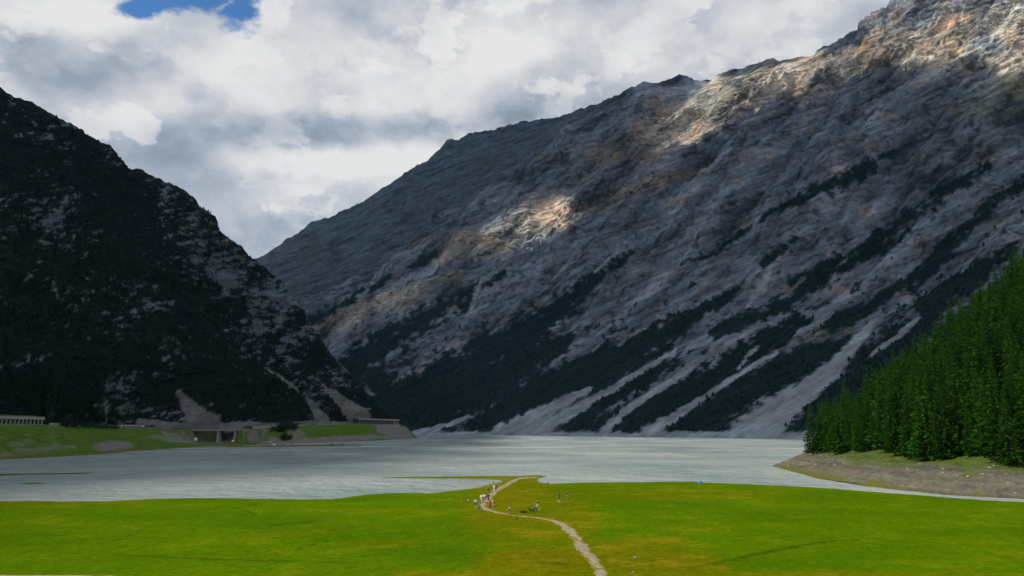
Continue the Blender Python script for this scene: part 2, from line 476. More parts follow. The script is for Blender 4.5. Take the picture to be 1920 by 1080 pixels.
ppx, ppy = project(RP)
wx = ppx + fbm(ppx / 34, ppy / 34, 4, 0.6, seed=70) * 15
wy = ppy + fbm(ppx / 34, ppy / 34, 4, 0.6, seed=77) * 13
VEG = [
    [(1180, 474, 12), (1110, 530, 20), (1040, 585, 30), (960, 640, 36), (860, 700, 42), (760, 760, 40)],
    [(1710, 430, 8), (1640, 470, 14), (1560, 512, 15), (1442, 582, 17), (1340, 625, 14)],
    [(1385, 538, 10), (1275, 608, 20), (1192, 655, 26), (1067, 716, 30), (960, 772, 28), (900, 806, 22)],
    [(1672, 288, 8), (1620, 312, 24), (1578, 338, 28), (1520, 362, 16), (1481, 378, 12), (1409, 424, 9), (1330, 482, 8), (1262, 500, 5)],
    [(1850, 308, 14), (1790, 350, 20), (1722, 398, 24), (1640, 448, 18), (1560, 492, 12), (1480, 530, 8)],
    [(1930, 330, 14), (1842, 400, 22), (1780, 462, 20), (1722, 520, 16), (1650, 560, 14), (1560, 610, 14)],
    [(1490, 452, 10), (1460, 474, 17), (1430, 492, 11)],
    [(828, 474, 9), (790, 488, 10), (755, 505, 5)],
    [(735, 520, 8), (660, 556, 11), (587, 598, 14)],
    [(940, 512, 14), (880, 548, 22), (802, 590, 26), (720, 640, 28), (650, 694, 30)],
    [(1060, 640, 14), (960, 690, 24), (860, 745, 36), (760, 790, 36)],
    [(1500, 600, 14), (1420, 650, 20), (1330, 715, 26), (1230, 770, 30), (1130, 815, 24)],
    [(1620, 650, 12), (1540, 665, 22), (1450, 710, 30), (1370, 760, 36), (1290, 806, 34)],
    [(1740, 600, 20), (1650, 680, 36), (1560, 740, 34), (1500, 790, 30)],
    [(1900, 470, 12), (1820, 520, 18), (1740, 570, 22)],
    [(1240, 690, 8), (1150, 745, 14), (1060, 800, 12)],
    [(700, 700, 20), (760, 770, 30), (800, 800, 20)],
]
veg = np.full(ppx.shape, -3.0)
for l in VEG: veg = np.maximum(veg, line_field(wx, wy, l))
vn = 1.9 * fbm(ppx / 15, ppy / 13, 4, 0.62, seed=83)
vm = 2.2 * fbm((ppx - 0.7 * ppy) / 75, (ppy + 0.7 * ppx) / 32, 4, 0.6, seed=85)
dn = 2.0 * fbm((ppx - ppy * 0.8) / 70, (ppy + ppx * 0.75) / 14, 4, 0.6, seed=88)           # streaks along the fall line
low = sstep(ppy - np.interp(ppx, [560, 900, 1170, 1400, 1700, 1920], [600, 545, 505, 515, 445, 360]), -40, 230)
vmask = sstep(np.clip(veg * 0.7, -0.62, 0.55) + vn * 0.36 + dn * 0.30 + vm * 0.30 + low * 0.62 - 0.16, 0.0, 0.30)
scat = sstep(vn * 0.7 + 0.5 * dn + 0.5 * vm - 0.75 + 0.75 * low - 0.6 * sstep(ppy - np.interp(ppx, [560, 1170, 1920], [560, 430, 250]), 10, -60), 0.0, 0.15) * 0.9
vmask = np.maximum(vmask, scat)
SCREE = [
    [(1638, 604, 5), (1600, 648, 12), (1562, 692, 19), (1505, 738, 25), (1455, 775, 38), (1415, 815, 52)],
    [(1455, 660, 4), (1405, 690, 5), (1335, 735, 6), (1275, 775, 9), (1215, 812, 15)],
    [(1415, 617, 4), (1317, 671, 6), (1254, 717, 7), (1183, 762, 7), (1130, 812, 9)],
    [(1267, 658, 4), (1217, 687, 5), (1133, 738, 8), (1046, 787, 14), (985, 815, 20)],
    [(1104, 728, 5), (1050, 757, 13), (990, 788, 18), (930, 815, 16)],
    [(885, 780, 3), (835, 798, 5), (780, 815, 9)],
    [(1722, 596, 5), (1690, 626, 6), (1655, 650, 5), (1630, 668, 3)],
    [(1420, 650, 3), (1400, 672, 6), (1385, 690, 3)],
    [(1090, 470, 2), (1060, 500, 5), (1040, 520, 2)],
    [(1445, 500, 3), (1430, 540, 8), (1400, 575, 3)],
    [(945, 500, 3), (900, 530, 6), (880, 590, 4)],
]
swx = ppx + fbm(ppx / 20, ppy / 20, 4, 0.6, seed=101) * 6
swy = ppy + fbm(ppx / 20, ppy / 20, 4, 0.6, seed=105) * 6
scr = np.full(ppx.shape, -3.0)
for l in SCREE: scr = np.maximum(scr, line_field(swx, swy, l))
scr = np.maximum(scr, (ppy - 808.0 + 1.5 * vn) / 9 - 0.1)
smask = sstep(scr + 0.30 * vn, 0.0, 0.25)
# rock colours, with sun patches and relief shade painted in
g1 = fbm(ppx / 90, ppy / 60, 4, 0.6, seed=111); g2 = 0.75 * fbm((ppx - 0.5 * ppy) / 170, (ppy + 0.52 * ppx + 40 * g1) / 11.0, 5, 0.68, seed=119) + 0.5 * fbm((ppx - 0.5 * ppy) / 40, (ppy + 0.52 * ppx + 40 * g1) / 5.0, 3, 0.6, seed=121)
g3 = fbm(arc / 18, upl / 22, 4, 0.7, seed=123)
g4 = fbm((arc + warp) / 120, upl / 700, 4, 0.6, seed=125)
pale = np.zeros(ppx.shape)  # pale rock, painted brighter where the sun patches fall
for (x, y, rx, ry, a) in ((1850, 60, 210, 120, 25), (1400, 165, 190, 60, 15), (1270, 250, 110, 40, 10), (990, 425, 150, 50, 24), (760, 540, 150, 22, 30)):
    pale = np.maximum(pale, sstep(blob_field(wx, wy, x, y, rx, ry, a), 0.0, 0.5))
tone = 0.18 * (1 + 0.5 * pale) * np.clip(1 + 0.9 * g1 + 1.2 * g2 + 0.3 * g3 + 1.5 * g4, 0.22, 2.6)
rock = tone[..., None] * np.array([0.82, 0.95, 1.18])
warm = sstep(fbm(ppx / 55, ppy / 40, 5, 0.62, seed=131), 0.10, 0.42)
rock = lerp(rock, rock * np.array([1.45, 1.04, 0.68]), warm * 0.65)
orange = np.zeros(ppx.shape)  # tan rock bands, painted warmer so the sunlit patches look golden
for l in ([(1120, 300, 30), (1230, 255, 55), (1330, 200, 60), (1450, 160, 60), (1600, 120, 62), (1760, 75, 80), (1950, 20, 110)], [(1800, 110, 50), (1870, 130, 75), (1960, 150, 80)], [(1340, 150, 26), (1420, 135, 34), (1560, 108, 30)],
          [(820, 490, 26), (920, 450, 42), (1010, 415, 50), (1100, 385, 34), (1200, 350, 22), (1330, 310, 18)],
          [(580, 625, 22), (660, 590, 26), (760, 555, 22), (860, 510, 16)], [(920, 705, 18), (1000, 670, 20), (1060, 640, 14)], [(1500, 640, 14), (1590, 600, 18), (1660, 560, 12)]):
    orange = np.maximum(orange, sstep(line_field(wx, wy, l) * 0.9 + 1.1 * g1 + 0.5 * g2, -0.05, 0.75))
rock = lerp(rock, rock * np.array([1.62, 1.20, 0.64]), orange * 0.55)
red = np.zeros(ppx.shape)
for l in ([(1210, 352, 5), (1250, 345, 11), (1300, 330, 8), (1400, 290, 7), (1500, 240, 7)], [(1035, 400, 6), (1090, 388, 9), (1180, 360, 6)], [(1640, 130, 14), (1660, 95, 12), (1600, 150, 12)]):
    red = np.maximum(red, line_field(wx, wy, l))
rock = lerp(rock, rock * np.array([1.25, 0.80, 0.68]), sstep(red + 1.2 * g1 + 0.8 * g2, 0.0, 0.9) * 0.55)
alp = sstep(fbm(ppx / 60, ppy / 40, 4, seed=141) + blob_field(ppx, ppy, 1880, 190, 130, 60, 20) * 1.2, 0.25, 0.7)
rock = lerp(rock, rock * np.array([0.85, 0.95, 0.62]), alp * 0.5)
crack_shade = sstep(-g2 - 0.6 * g3 + 0.3 * gull, 0.22, 0.5)  # dark streaks painted in for the weak shade of the relief
rock = lerp(rock, rock * 0.4, crack_shade * 0.7)
vegc = np.array([0.006, 0.020, 0.020]) * (1 + 0.5 * g3[..., None])
screec = (np.array([0.29, 0.31, 0.335]) * (1 + 0.16 * g3[..., None] + 0.10 * vn[..., None] + 0.25 * dn[..., None]))
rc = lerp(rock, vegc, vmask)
rc = lerp(rc, screec, smask)
for (x, y, r) in ((1745, 108, 5), (1912, 13, 7), (1695, 128, 3)):
    snow = sstep(blob_field(swx, swy, x, y, r * 1.4, r * 0.7, 20), 0.0, 0.3)
    rc = lerp(rc, np.array([0.8, 0.82, 0.85]), snow)
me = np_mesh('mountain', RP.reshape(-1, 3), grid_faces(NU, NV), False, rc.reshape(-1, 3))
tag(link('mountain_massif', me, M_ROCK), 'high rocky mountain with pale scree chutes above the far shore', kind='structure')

# ---- ridge behind it
skyline_back = [(200, 640), (400, 545), (476, 488), (500, 476), (530, 455), (560, 436), (585, 415), (620, 408), (640, 396), (680, 378), (720, 352), (760, 325), (800, 300),
                (825, 280), (838, 262), (860, 262), (890, 247), (930, 243), (945, 236), (1005, 225), (1015, 221), (1040, 222), (1100, 200), (1150, 182), (1180, 166), (1215, 156), (1300, 152), (1500, 140)]
foot_b = [(-3000, 4700, 100), (-2100, 4650, 100), (-1500, 4650, 100), (-900, 4700, 150), (-300, 4600, 300), (300, 4500, 500)]
crest_b = [(250, 5600), (480, 5500), (720, 5400), (940, 5200), (1160, 4850), (1400, 4700)]
NUB, NVB = 420, 240
BP, BT, BV = mountain_base(foot_b, crest_b, crest_y(skyline_back), NUB, NVB, 1.05, (300, 900, 600))
nb_ = grid_normals(BP); nb_ *= np.sign(nb_[..., 2:3] + 1e-6)
arcb = BT[:, None] * 650.0 + 0 * BV[None]; upb = BV[None] * 1500 + 0 * BT[:, None]
tb = (1 - 0.85 * sstep(BV, 0.85, 0.98))[None]
stb = BP[..., 2] - 0.22 * BP[..., 0] + fbm(BP[..., 0] / 600, BP[..., 2] / 600, 3, seed=8) * 50
BP = BP + nb_ * (tb * (fbm(arcb / 330, upb / 800, 5, seed=15, ridged=True) * 55 + fbm(stb / 110, arcb / 500, 5, 0.6, seed=25) * 18 + fbm(arcb / 40, upb / 50, 4, 0.6, seed=27) * 9))[..., None]
BP[..., 2] += (sstep(BV, 0.93, 1.0) * (1 - sstep(BV, 1.0, 1.1)))[None] * fbm(arcb / 60, arcb * 0, 5, 0.65, seed=63) * 34
bx_, by_ = project(BP)
h1 = fbm(bx_ / 60, by_ / 40, 4, 0.6, seed=201); h2 = fbm((bx_ + 0.6 * by_) / 45, (by_ + 0.3 * bx_) / 6, 5, 0.62, seed=205); h3 = fbm(arcb / 22, upb / 26, 4, 0.65, seed=207)
bc = (0.12 * np.clip(1 + 0.8 * h1 + 1.3 * h2 + 0.7 * h3, 0.3, 2.4))[..., None] * np.array([0.76, 0.95, 1.22])
bc = lerp(bc, np.array([0.05, 0.062, 0.04]) * (1 + 0.3 * h3[..., None]), sstep(h1 + 0.5 * h2 + 0.1, 0.05, 0.5) * 0.7)
me = np_mesh('back_ridge', BP.reshape(-1, 3), grid_faces(NUB, NVB), False, bc.reshape(-1, 3))
tag(link('mountain_ridge', me, M_ROCK), 'dark distant ridge behind the rocky massif', kind='structure')

# ---- left mountain
skyline_left = [(-500, -40), (-350, 30), (-200, 95), (-100, 130), (0, 168), (10, 176), (40, 188), (60, 194), (100, 218), (130, 233), (170, 258), (205, 278), (216, 290), (222, 302), (232, 316), (270, 325), (300, 338), (345, 356),
                (360, 368), (380, 398), (400, 428), (420, 440), (440, 452), (460, 472), (482, 494), (510, 518), (540, 545), (555, 566), (562, 590), (580, 622), (605, 650), (640, 690), (680, 735), (715, 772), (745, 795), (785, 824)]
foot_l = [(-335, 200, 14), (-329, 392, 14), (-335, 500, 14), (-344, 596, 14), (-342, 734, 14), (-305, 844, 16), (-275, 925, 18), (-250, 1020, 20), (-222, 1160, 19), (-195, 1285, 12), (-176, 1335, -2)]
crest_l = [(-330, 1050), (0, 1150), (130, 1250), (215, 1330), (345, 1384), (440, 1390), (520, 1390), (575, 1390), (640, 1390), (715, 1372), (775, 1350)]
NUL, NVL = 640, 420
ul = (np.array([0, 0.08, 1.0]), np.array([0, 0.75, 10.0]))
LP, LT, LV = mountain_base(foot_l, crest_l, crest_y(skyline_left), NUL, NVL, 1.06, (-500, 500, 420), below=0.02, udens=ul)
nl_ = grid_normals(LP); nl_ *= np.sign(nl_[..., 2:3] + 1e-6)
arcl = LT[:, None] * 115.0 + 0 * LV[None]; upll = LV[None] * 1000 + 0 * LT[:, None]
size_l = np.clip((LP[:, -40, 2] / 320.0), 0.12, 1.0)[:, None]
tl = sstep(LV, 0.0, 0.08)[None] * (1 - 0.8 * sstep(LV, 0.88, 0.985))[None] * size_l
wl = fbm(arcl / 200, upll / 300, 3, seed=301) * 40
led_c = LP[..., 2] + 0.15 * LP[..., 0] + fbm(arcl / 160, upll / 200, 3, seed=303) * 30
LP = LP + nl_ * (tl * (fbm((arcl + wl) / 130, upll / 500, 5, 0.55, seed=307, ridged=True) * 26 + fbm(led_c / 38, arcl / 160, 5, 0.62, seed=311) * 15
                       + fbm(arcl / 22, upll / 24, 4, 0.6, seed=313, ridged=True) * 5))[..., None]
LP[..., 2] += (sstep(LV, 0.92, 1.0) * (1 - sstep(LV, 1.0, 1.1)))[None] * (fbm(arcl / 20, arcl * 0, 4, 0.6, seed=317) * 7) * size_l
lx, ly = project(LP)
lwx = lx + fbm(lx / 30, ly / 30, 4, 0.6, seed=321) * 12; lwy = ly + fbm(lx / 30, ly / 30, 4, 0.6, seed=323) * 12
k1 = fbm(lx / 70, ly / 50, 4, 0.6, seed=331); k2 = fbm((lx - 0.3 * ly) / 24, (ly + 0.1 * lx) / 9, 5, 0.65, seed=333); k3 = fbm(arcl / 9, upll / 9, 4, 0.7, seed=335)
k0 = fbm(lx / 150, ly / 110, 3, seed=329)
rockm = k2 * 0.9 + k1 * 0.6 + 0.45 * k3 + 0.5 * k0 - 0.20
for (x, y, rx, ry, a, k) in ((520, 560, 60, 150, -38, 0.42), (430, 500, 110, 60, -35, 0.25), (80, 265, 80, 22, -8, 0.45), (210, 290, 45, 18, -45, 0.35), (330, 480, 150, 120, -30, 0.12), (330, 720, 120, 60, -10, -0.25),
                             (100, 620, 180, 60, 0, -0.22), (560, 640, 40, 70, -30, 0.3), (250, 400, 200, 60, -30, -0.18), (90, 730, 130, 60, 0, -0.6)):
    rockm = rockm + k * sstep(blob_field(lwx, lwy, x, y, rx, ry, a), 0.0, 0.6)
rockm = sstep(rockm, 0.0, 0.22)
lr = (0.122 * (1 + 0.45 * k1 + 0.6 * k2 + 0.5 * k3))[..., None] * np.array([0.76, 0.94, 1.14])
lr = lerp(lr, lr * np.array([1.7, 1.05, 0.62]), sstep(fbm(lx / 34, ly / 26, 4, seed=341), 0.08, 0.4) * 0.5)
lc = lerp(np.array([0.005, 0.013, 0.013]) * (1 + 0.5 * k3[..., None]), lr, rockm)
SCL = [[(335, 735, 6), (355, 765, 16), (385, 800, 34)], [(575, 746, 4), (590, 765, 9), (605, 790, 16)], [(605, 722, 4), (640, 752, 11), (675, 785, 24)],
       [(500, 690, 2), (545, 720, 4), (560, 735, 2)], [(138, 440, 3), (136, 462, 2)], [(100, 530, 4), (108, 560, 2)], [(545, 800, 10), (640, 797, 9), (740, 800, 14), (780, 815, 12)], [(260, 790, 6), (350, 800, 8), (520, 800, 8)]]
sl = np.full(lx.shape, -3.0)
for l in SCL: sl = np.maximum(sl, line_field(lwx * 0.4 + lx * 0.6, lwy * 0.4 + ly * 0.6, l))
sclm = sstep(sl + 0.25 * k2, 0.0, 0.2)
lc = lerp(lc, np.array([0.16, 0.165, 0.17]) * (1 + 0.25 * k3[..., None]), sclm)
me = np_mesh('left_mountain', LP.reshape(-1, 3), grid_faces(NUL, NVL), False, lc.reshape(-1, 3))
tag(link('mountain_slope', me, M_ROCK), 'steep dark pine-covered mountain above the road', kind='structure')


# ---- the pine woods of the slopes: far too many to count
def scatter_pines(name, label, pos, prob, n, hmin, hmax, seed, wid=0.32, mat=None):
    r = np.random.default_rng(seed)
    cell = np.linalg.norm(np.cross(np.gradient(pos, axis=0), np.gradient(pos, axis=1)), axis=-1)
    w = (prob * cell).ravel(); w /= w.sum()
    idx = r.choice(len(w), n, p=w)
    base = pos.reshape(-1, 3)[idx] + np.stack([r.normal(0, 1.5, n), r.normal(0, 1.5, n), np.full(n, -0.8)], -1)
    h = r.uniform(hmin, hmax, n) * r.uniform(0.6, 1.1, n); rad = h * wid * r.uniform(0.7, 1.3, n)
    ang0 = r.uniform(0, 6.28, n)
    k = 6
    verts = np.zeros((n, 2 * k + 2, 3))
    for j in range(k):
        a = ang0 + 2 * np.pi * j / k
        rr = rad * r.uniform(0.7, 1.2, n)
        verts[:, j] = base + np.stack([np.cos(a) * rr, np.sin(a) * rr, h * (0.12 + 0.1 * r.random(n))], -1)
        r2 = rr * 0.6
        verts[:, k + j] = base + np.stack([np.cos(a + .5) * r2, np.sin(a + .5) * r2, h * (0.5 + 0.1 * r.random(n))], -1)
    top = base.copy(); top[:, 2] += h; top[:, :2] += r.normal(0, 0.2, (n, 2))
    verts[:, 2 * k] = top; verts[:, 2 * k + 1] = base
    f = []
    for j in range(k):
        j2 = (j + 1) % k
        f += [(j, j2, k + j), (k + j2, k + j, j2), (k + j, k + j2, 2 * k), (j2, j, 2 * k + 1)]
    f = np.array(f)
    faces = (np.arange(n)[:, None, None] * (2 * k + 2) + f[None]).reshape(-1, 3)
    me = np_mesh(name, verts.reshape(-1, 3), faces, False)
    return tag(link(name, me, mat or M_PINE), label, 'pine wood', kind='stuff')


inframe = lambda x, y: ((x > -120) & (x < 2040) & (y > -60) & (y < 840)).astype(float)
scatter_pines('mountain_pines', 'dark dwarf pines covering the steep slope above the road', LP,
              (1 - rockm) * (1 - sclm) * inframe(lx, ly) * (LV < 0.95)[None] * (LV > 0.03)[None] * (0.15 + sstep(k2 + k1, -0.3, 0.3)), 11000, 2.5, 6.5, 401)
scatter_pines('massif_pines', 'dark pine strips between the scree chutes of the massif', RP,
              sstep(vmask, 0.2, 0.9) * (1 - smask) * inframe(ppx, ppy) * (RV < 0.75)[None] * (RV > 0.008)[None], 17000, 4.5, 10, 402)

# ------------------------------------------------------------------ unseen overhead cloud cover added for its shade, gaps shaped to the sun patches
def unseen_cloud_cover():
    Z = 3700.0
    n = 200
    x0, x1, y0, y1 = -5600, 1700, -2600, 5350
    gx = np.linspace(x0, x1, n); gy = np.linspace(y0, y1, n)
    X, Y = np.meshgrid(gx, gy, indexing='ij')
    hole = np.zeros((n, n)); cnt = np.zeros((n, n)) + 1e-6
    def splat(pts, wts):
        t = (Z - pts[:, 2]) / TO_SUN.z
        u = (pts[:, 0] + TO_SUN.x * t - x0) / (x1 - x0) * (n - 1); v = (pts[:, 1] + TO_SUN.y * t - y0) / (y1 - y0) * (n - 1)
        i, j = np.round(u).astype(int), np.round(v).astype(int)
        ok = (i >= 0) & (i < n) & (j >= 0) & (j < n)
        np.add.at(hole, (i[ok], j[ok]), wts[ok]); np.add.at(cnt, (i[ok], j[ok]), 1)
    w = np.zeros(ppx.shape)
    for (x, y, rx, ry, a) in ((990, 425, 125, 46, 22), (1285, 245, 110, 44, 8), (1435, 165, 105, 42, 22), (1350, 180, 90, 40, 10), (1560, 130, 110, 40, 15), (1680, 95, 90, 60, 20), (1850, 60, 150, 95, 28), (1900, 140, 90, 50, 20), (1760, -20, 200, 90, 20)):
        w = np.maximum(w, sstep(blob_field(ppx, ppy, x, y, rx, ry, a), 0.0, 0.3))
    w = w * (1 - sstep(blob_field(ppx, ppy, 1740, 165, 120, 40, 24), 0.0, 0.3))
    vis = (RV < 1.02)[None] & (ppx > 300) & (ppx < 2100) & (ppy > -200)
    splat(RP[vis], w[vis])
    hole = np.clip(hole / cnt * 1.5, 0, 1)
    # gap cut to let sun onto the meadow, the lake and the near bank
    t0 = Z / TO_SUN.z
    mx, my = X - TO_SUN.x * t0, Y - TO_SUN.y * t0
    lakep = [(-300, -600), (-260, 200), (-235, 400), (-205, 560), (-170, 800), (-150, 1150), (-140, 1400), (-300, 2250), (40, 1780), (430, 1180), (440, 700), (560, 420), (600, -600)]
    near = sstep(poly_sdf(mx, my, lakep), -25, 45)
    hole = np.maximum(hole, near)
    for _ in range(1):
        hole = (hole + np.roll(hole, 1, 0) + np.roll(hole, -1, 0) + np.roll(hole, 1, 1) + np.roll(hole, -1, 1)) / 5
    nz = fbm(X / 900, Y / 900, 5, 0.55, seed=501)
    edge = np.minimum(np.minimum(X - x0, x1 - X), np.minimum(Y - y0, y1 - Y)) / 250.0
    cov = np.minimum(0.9 + 0.3 * nz, edge + 0.4 * nz) - 2.6 * hole
    thick = np.clip(cov, 0, 1) ** 0.6
    lump = fbm(X / 300, Y / 300, 4, 0.55, seed=503)
    top = Z + thick * (260 + 160 * lump); bot = Z - thick * (70 + 50 * lump)
    keep = thick > 0.02
    fk = keep[:-1, :-1] | keep[1:, :-1] | keep[1:, 1:] | keep[:-1, 1:]
    f = grid_faces(n, n)[fk.ravel()]
    v = np.concatenate([np.stack([X, Y, top], -1).reshape(-1, 3), np.stack([X, Y, bot - 0.5], -1).reshape(-1, 3)])
    faces = np.concatenate([f, f[:, ::-1] + n * n])
    used = np.unique(faces); remap = np.full(len(v), -1); remap[used] = np.arange(len(used))
    me = np_mesh('unseen_cloud_cover', v[used], remap[faces], True)
    m = bpy.data.materials.new('cloud_vapour'); m.use_nodes = True
    nt = m.node_tree; nt.nodes.clear()
    o = nt.nodes.new('ShaderNodeOutputMaterial'); d = nt.nodes.new('ShaderNodeBsdfDiffuse'); t = nt.nodes.new('ShaderNodeBsdfTranslucent'); mx_ = nt.nodes.new('ShaderNodeMixShader')
    d.inputs[0].default_value = (0.62, 0.72, 0.86, 1); t.inputs[0].default_value = (0.50, 0.70, 0.95, 1); mx_.inputs[0].default_value = 0.25  # blue tint set to cool the light in the shade below
    nt.links.new(d.outputs[0], mx_.inputs[1]); nt.links.new(t.outputs[0], mx_.inputs[2]); nt.links.new(mx_.outputs[0], o.inputs[0])
    tag(link('unseen_clouds', me, m), 'unseen overhead cloud cover with gaps shaped to the sun patches', 'cloud', kind='stuff')
unseen_cloud_cover()

# ------------------------------------------------------------------ lake
WATER = -0.5
def lake():
    me = np_mesh('lake', [(-6000, -800, WATER), (6000, -800, WATER), (6000, 8600, WATER), (-6000, 8600, WATER)], [(0, 1, 2, 3)], False)
    m = bpy.data.materials.new('lake_water'); m.use_nodes = True
    nt = m.node_tree; b = nt.nodes['Principled BSDF']; L = nt.links.new
    b.inputs['Base Color'].default_value = (0.34, 0.39, 0.385, 1)
    b.inputs['Roughness'].default_value = 0.25; b.inputs['IOR'].default_value = 1.33
    tc = nt.nodes.new('ShaderNodeTexCoord')
    hs = []
    for sc, st, k in ((0.5, (1.0, 0.9, 1), 1.2), (0.11, (1.0, 0.8, 1), 4.5)):
        mp = nt.nodes.new('ShaderNodeMapping'); L(tc.outputs['Object'], mp.inputs[0]); mp.inputs['Scale'].default_value = (st[1], st[0], 1)
        mp.inputs['Rotation'].default_value = (0, 0, 0.25)
        n = nt.nodes.new('ShaderNodeTexNoise'); L(mp.outputs[0], n.inputs['Vector']); n.inputs['Scale'].default_value = sc; n.inputs['Detail'].default_value = 6; n.inputs['Roughness'].default_value = 0.6
        x = nt.nodes.new('ShaderNodeMath'); x.operation = 'MULTIPLY'; L(n.outputs['Fac'], x.inputs[0]); x.inputs[1].default_value = k
        hs.append(x.outputs[0])
    ad = nt.nodes.new('ShaderNodeMath'); ad.operation = 'ADD'; L(hs[0], ad.inputs[0]); L(hs[1], ad.inputs[1])
    bp = nt.nodes.new('ShaderNodeBump'); bp.inputs['Strength'].default_value = 1.0; bp.inputs['Distance'].default_value = 0.9
    L(ad.outputs[0], bp.inputs['Height']); L(bp.outputs[0], b.inputs['Normal'])
    wn = nt.nodes.new('ShaderNodeTexNoise'); L(tc.outputs['Object'], wn.inputs['Vector']); wn.inputs['Scale'].default_value = 0.012; wn.inputs['Detail'].default_value = 6
    wr = nt.nodes.new('ShaderNodeValToRGB'); L(wn.outputs['Fac'], wr.inputs[0])
    wr.color_ramp.elements[0].position = 0.35; wr.color_ramp.elements[0].color = (0.26, 0.335, 0.345, 1)
    wr.color_ramp.elements[1].position = 0.65; wr.color_ramp.elements[1].color = (0.39, 0.43, 0.415, 1)
    L(wr.outputs[0], b.inputs['Base Color'])
    rr = nt.nodes.new('ShaderNodeMapRange'); L(wn.outputs['Fac'], rr.inputs[0]); rr.inputs[1].default_value = 0.3; rr.inputs[2].default_value = 0.7; rr.inputs[3].default_value = 0.12; rr.inputs[4].default_value = 0.32
    L(rr.outputs[0], b.inputs['Roughness'])
    tag(link('lake', me, m), 'pale grey rippled mountain lake', kind='structure')
    g = np_mesh('ground', [(-8700, -8700, -6), (8700, -8700, -6), (8700, 8700, -6), (-8700, 8700, -6)], [(0, 1, 2, 3)], False)
    tag(link('ground', g, mat_plain('lake_bed', (0.12, 0.12, 0.1))), 'lake bed under the water', kind='structure')
lake()

# ------------------------------------------------------------------ meadow
shore_px = [(-400, 948), (-60, 941), (0, 940), (60, 938.5), (120, 941), (200, 940), (250, 937), (300, 935), (370, 933), (450, 934), (520, 935), (575, 936.5), (620, 935.5), (660, 930.5), (700, 926.5), (760, 924.5), (800, 925),
            (822, 923), (850, 919.5), (880, 916.5), (900, 913.5), (912, 909), (930, 905.5), (943, 902.8), (936, 900.2), (900, 898.6), (840, 897.6), (760, 897), (712, 896.3),
            (720, 895), (780, 894.3), (840, 893.8), (900, 892.6), (960, 893.2), (990, 891.6), (1015, 891.2), (1026, 894), (1012, 896.5), (1006, 900), (1012, 904), (1030, 907.2), (1060, 906), (1100, 904.7),
            (1200, 904), (1290, 903.2), (1320, 904.5), (1400, 908), (1500, 912.5), (1600, 919), (1700, 927), (1780, 933), (1850, 938.5), (1920, 942), (2200, 952)]
shore_poly = [G(x, y, WATER)[:2] for x, y in shore_px] + [(260, 120), (260, -400), (-300, -400), (-300, 140)]
path_px = [(1128, 1085, 24), (1126, 1072, 23), (1112, 1052, 23), (1094, 1030, 23), (1080, 1008, 22), (1066, 992, 20), (1045, 979, 17), (1015, 972.5, 17), (980, 969, 14), (950, 965, 13), (925, 959, 14), (908, 952, 14),
           (905, 946, 13), (912, 939, 12), (920, 930, 12), (930, 920, 14), (945, 911, 14), (958, 903, 14), (968, 898, 16), (985, 894.5, 20), (1005, 892.6, 20)]
DITCH = [[(448, 953), (470, 956), (487, 961), (468, 965.5)], [(470, 946), (492, 943.5), (478, 947.5)], [(530, 940), (548, 940)], [(850, 932), (872, 932.3), (826, 932.5)], [(0, 957), (38, 956.5)], [(25, 1010.5), (52, 1010)], [(160, 1036), (152, 1034)]]

ISLETS = [[G(x, y, WATER)[:2] for x, y in q] for q in (((-140, 890.5), (0, 888.8), (90, 887.6), (182, 886.3), (165, 888.2), (90, 889.6), (40, 890.2), (0, 892.6), (-140, 897)),
          ((28, 906.6), (55, 905.2), (86, 905.4), (70, 907.2), (40, 907.8)))]

def meadow_height(X, Y):
    sd = poly_sdf(X, Y, shore_poly)
    for isl in ISLETS: sd = np.maximum(sd, poly_sdf(X, Y, isl))
    sd = sd + 2.2 * fbm(X / 16, Y / 11, 4, 0.6, seed=599) * sstep(np.abs(sd), 9, 1.5) * sstep(np.abs(X - 6), 14, 26)
    z = np.where(sd > 0, WATER + 0.5 * (1 - np.exp(-np.maximum(sd, 0) / 5.0)), WATER + np.maximum(sd * 0.12, -2.5))
    z = z + fbm(X / 30, Y / 30, 4, 0.5, seed=601) * 0.16 * sstep(sd, -4, 20) + fbm(X / 9, Y / 9, 3, 0.5, seed=603) * 0.05 * sstep(sd, -2, 8)
    for d in DITCH:
        w = [G(*q)[:2] for q in d]
        fld = line_field(X, Y, [(a[0], a[1], 0.75) for a in w])
        z = z - 0.75 * sstep(fld, 0.0, 0.6)
    rise = sstep(Y, 62, 2) * 12.9
    return z + rise, sd


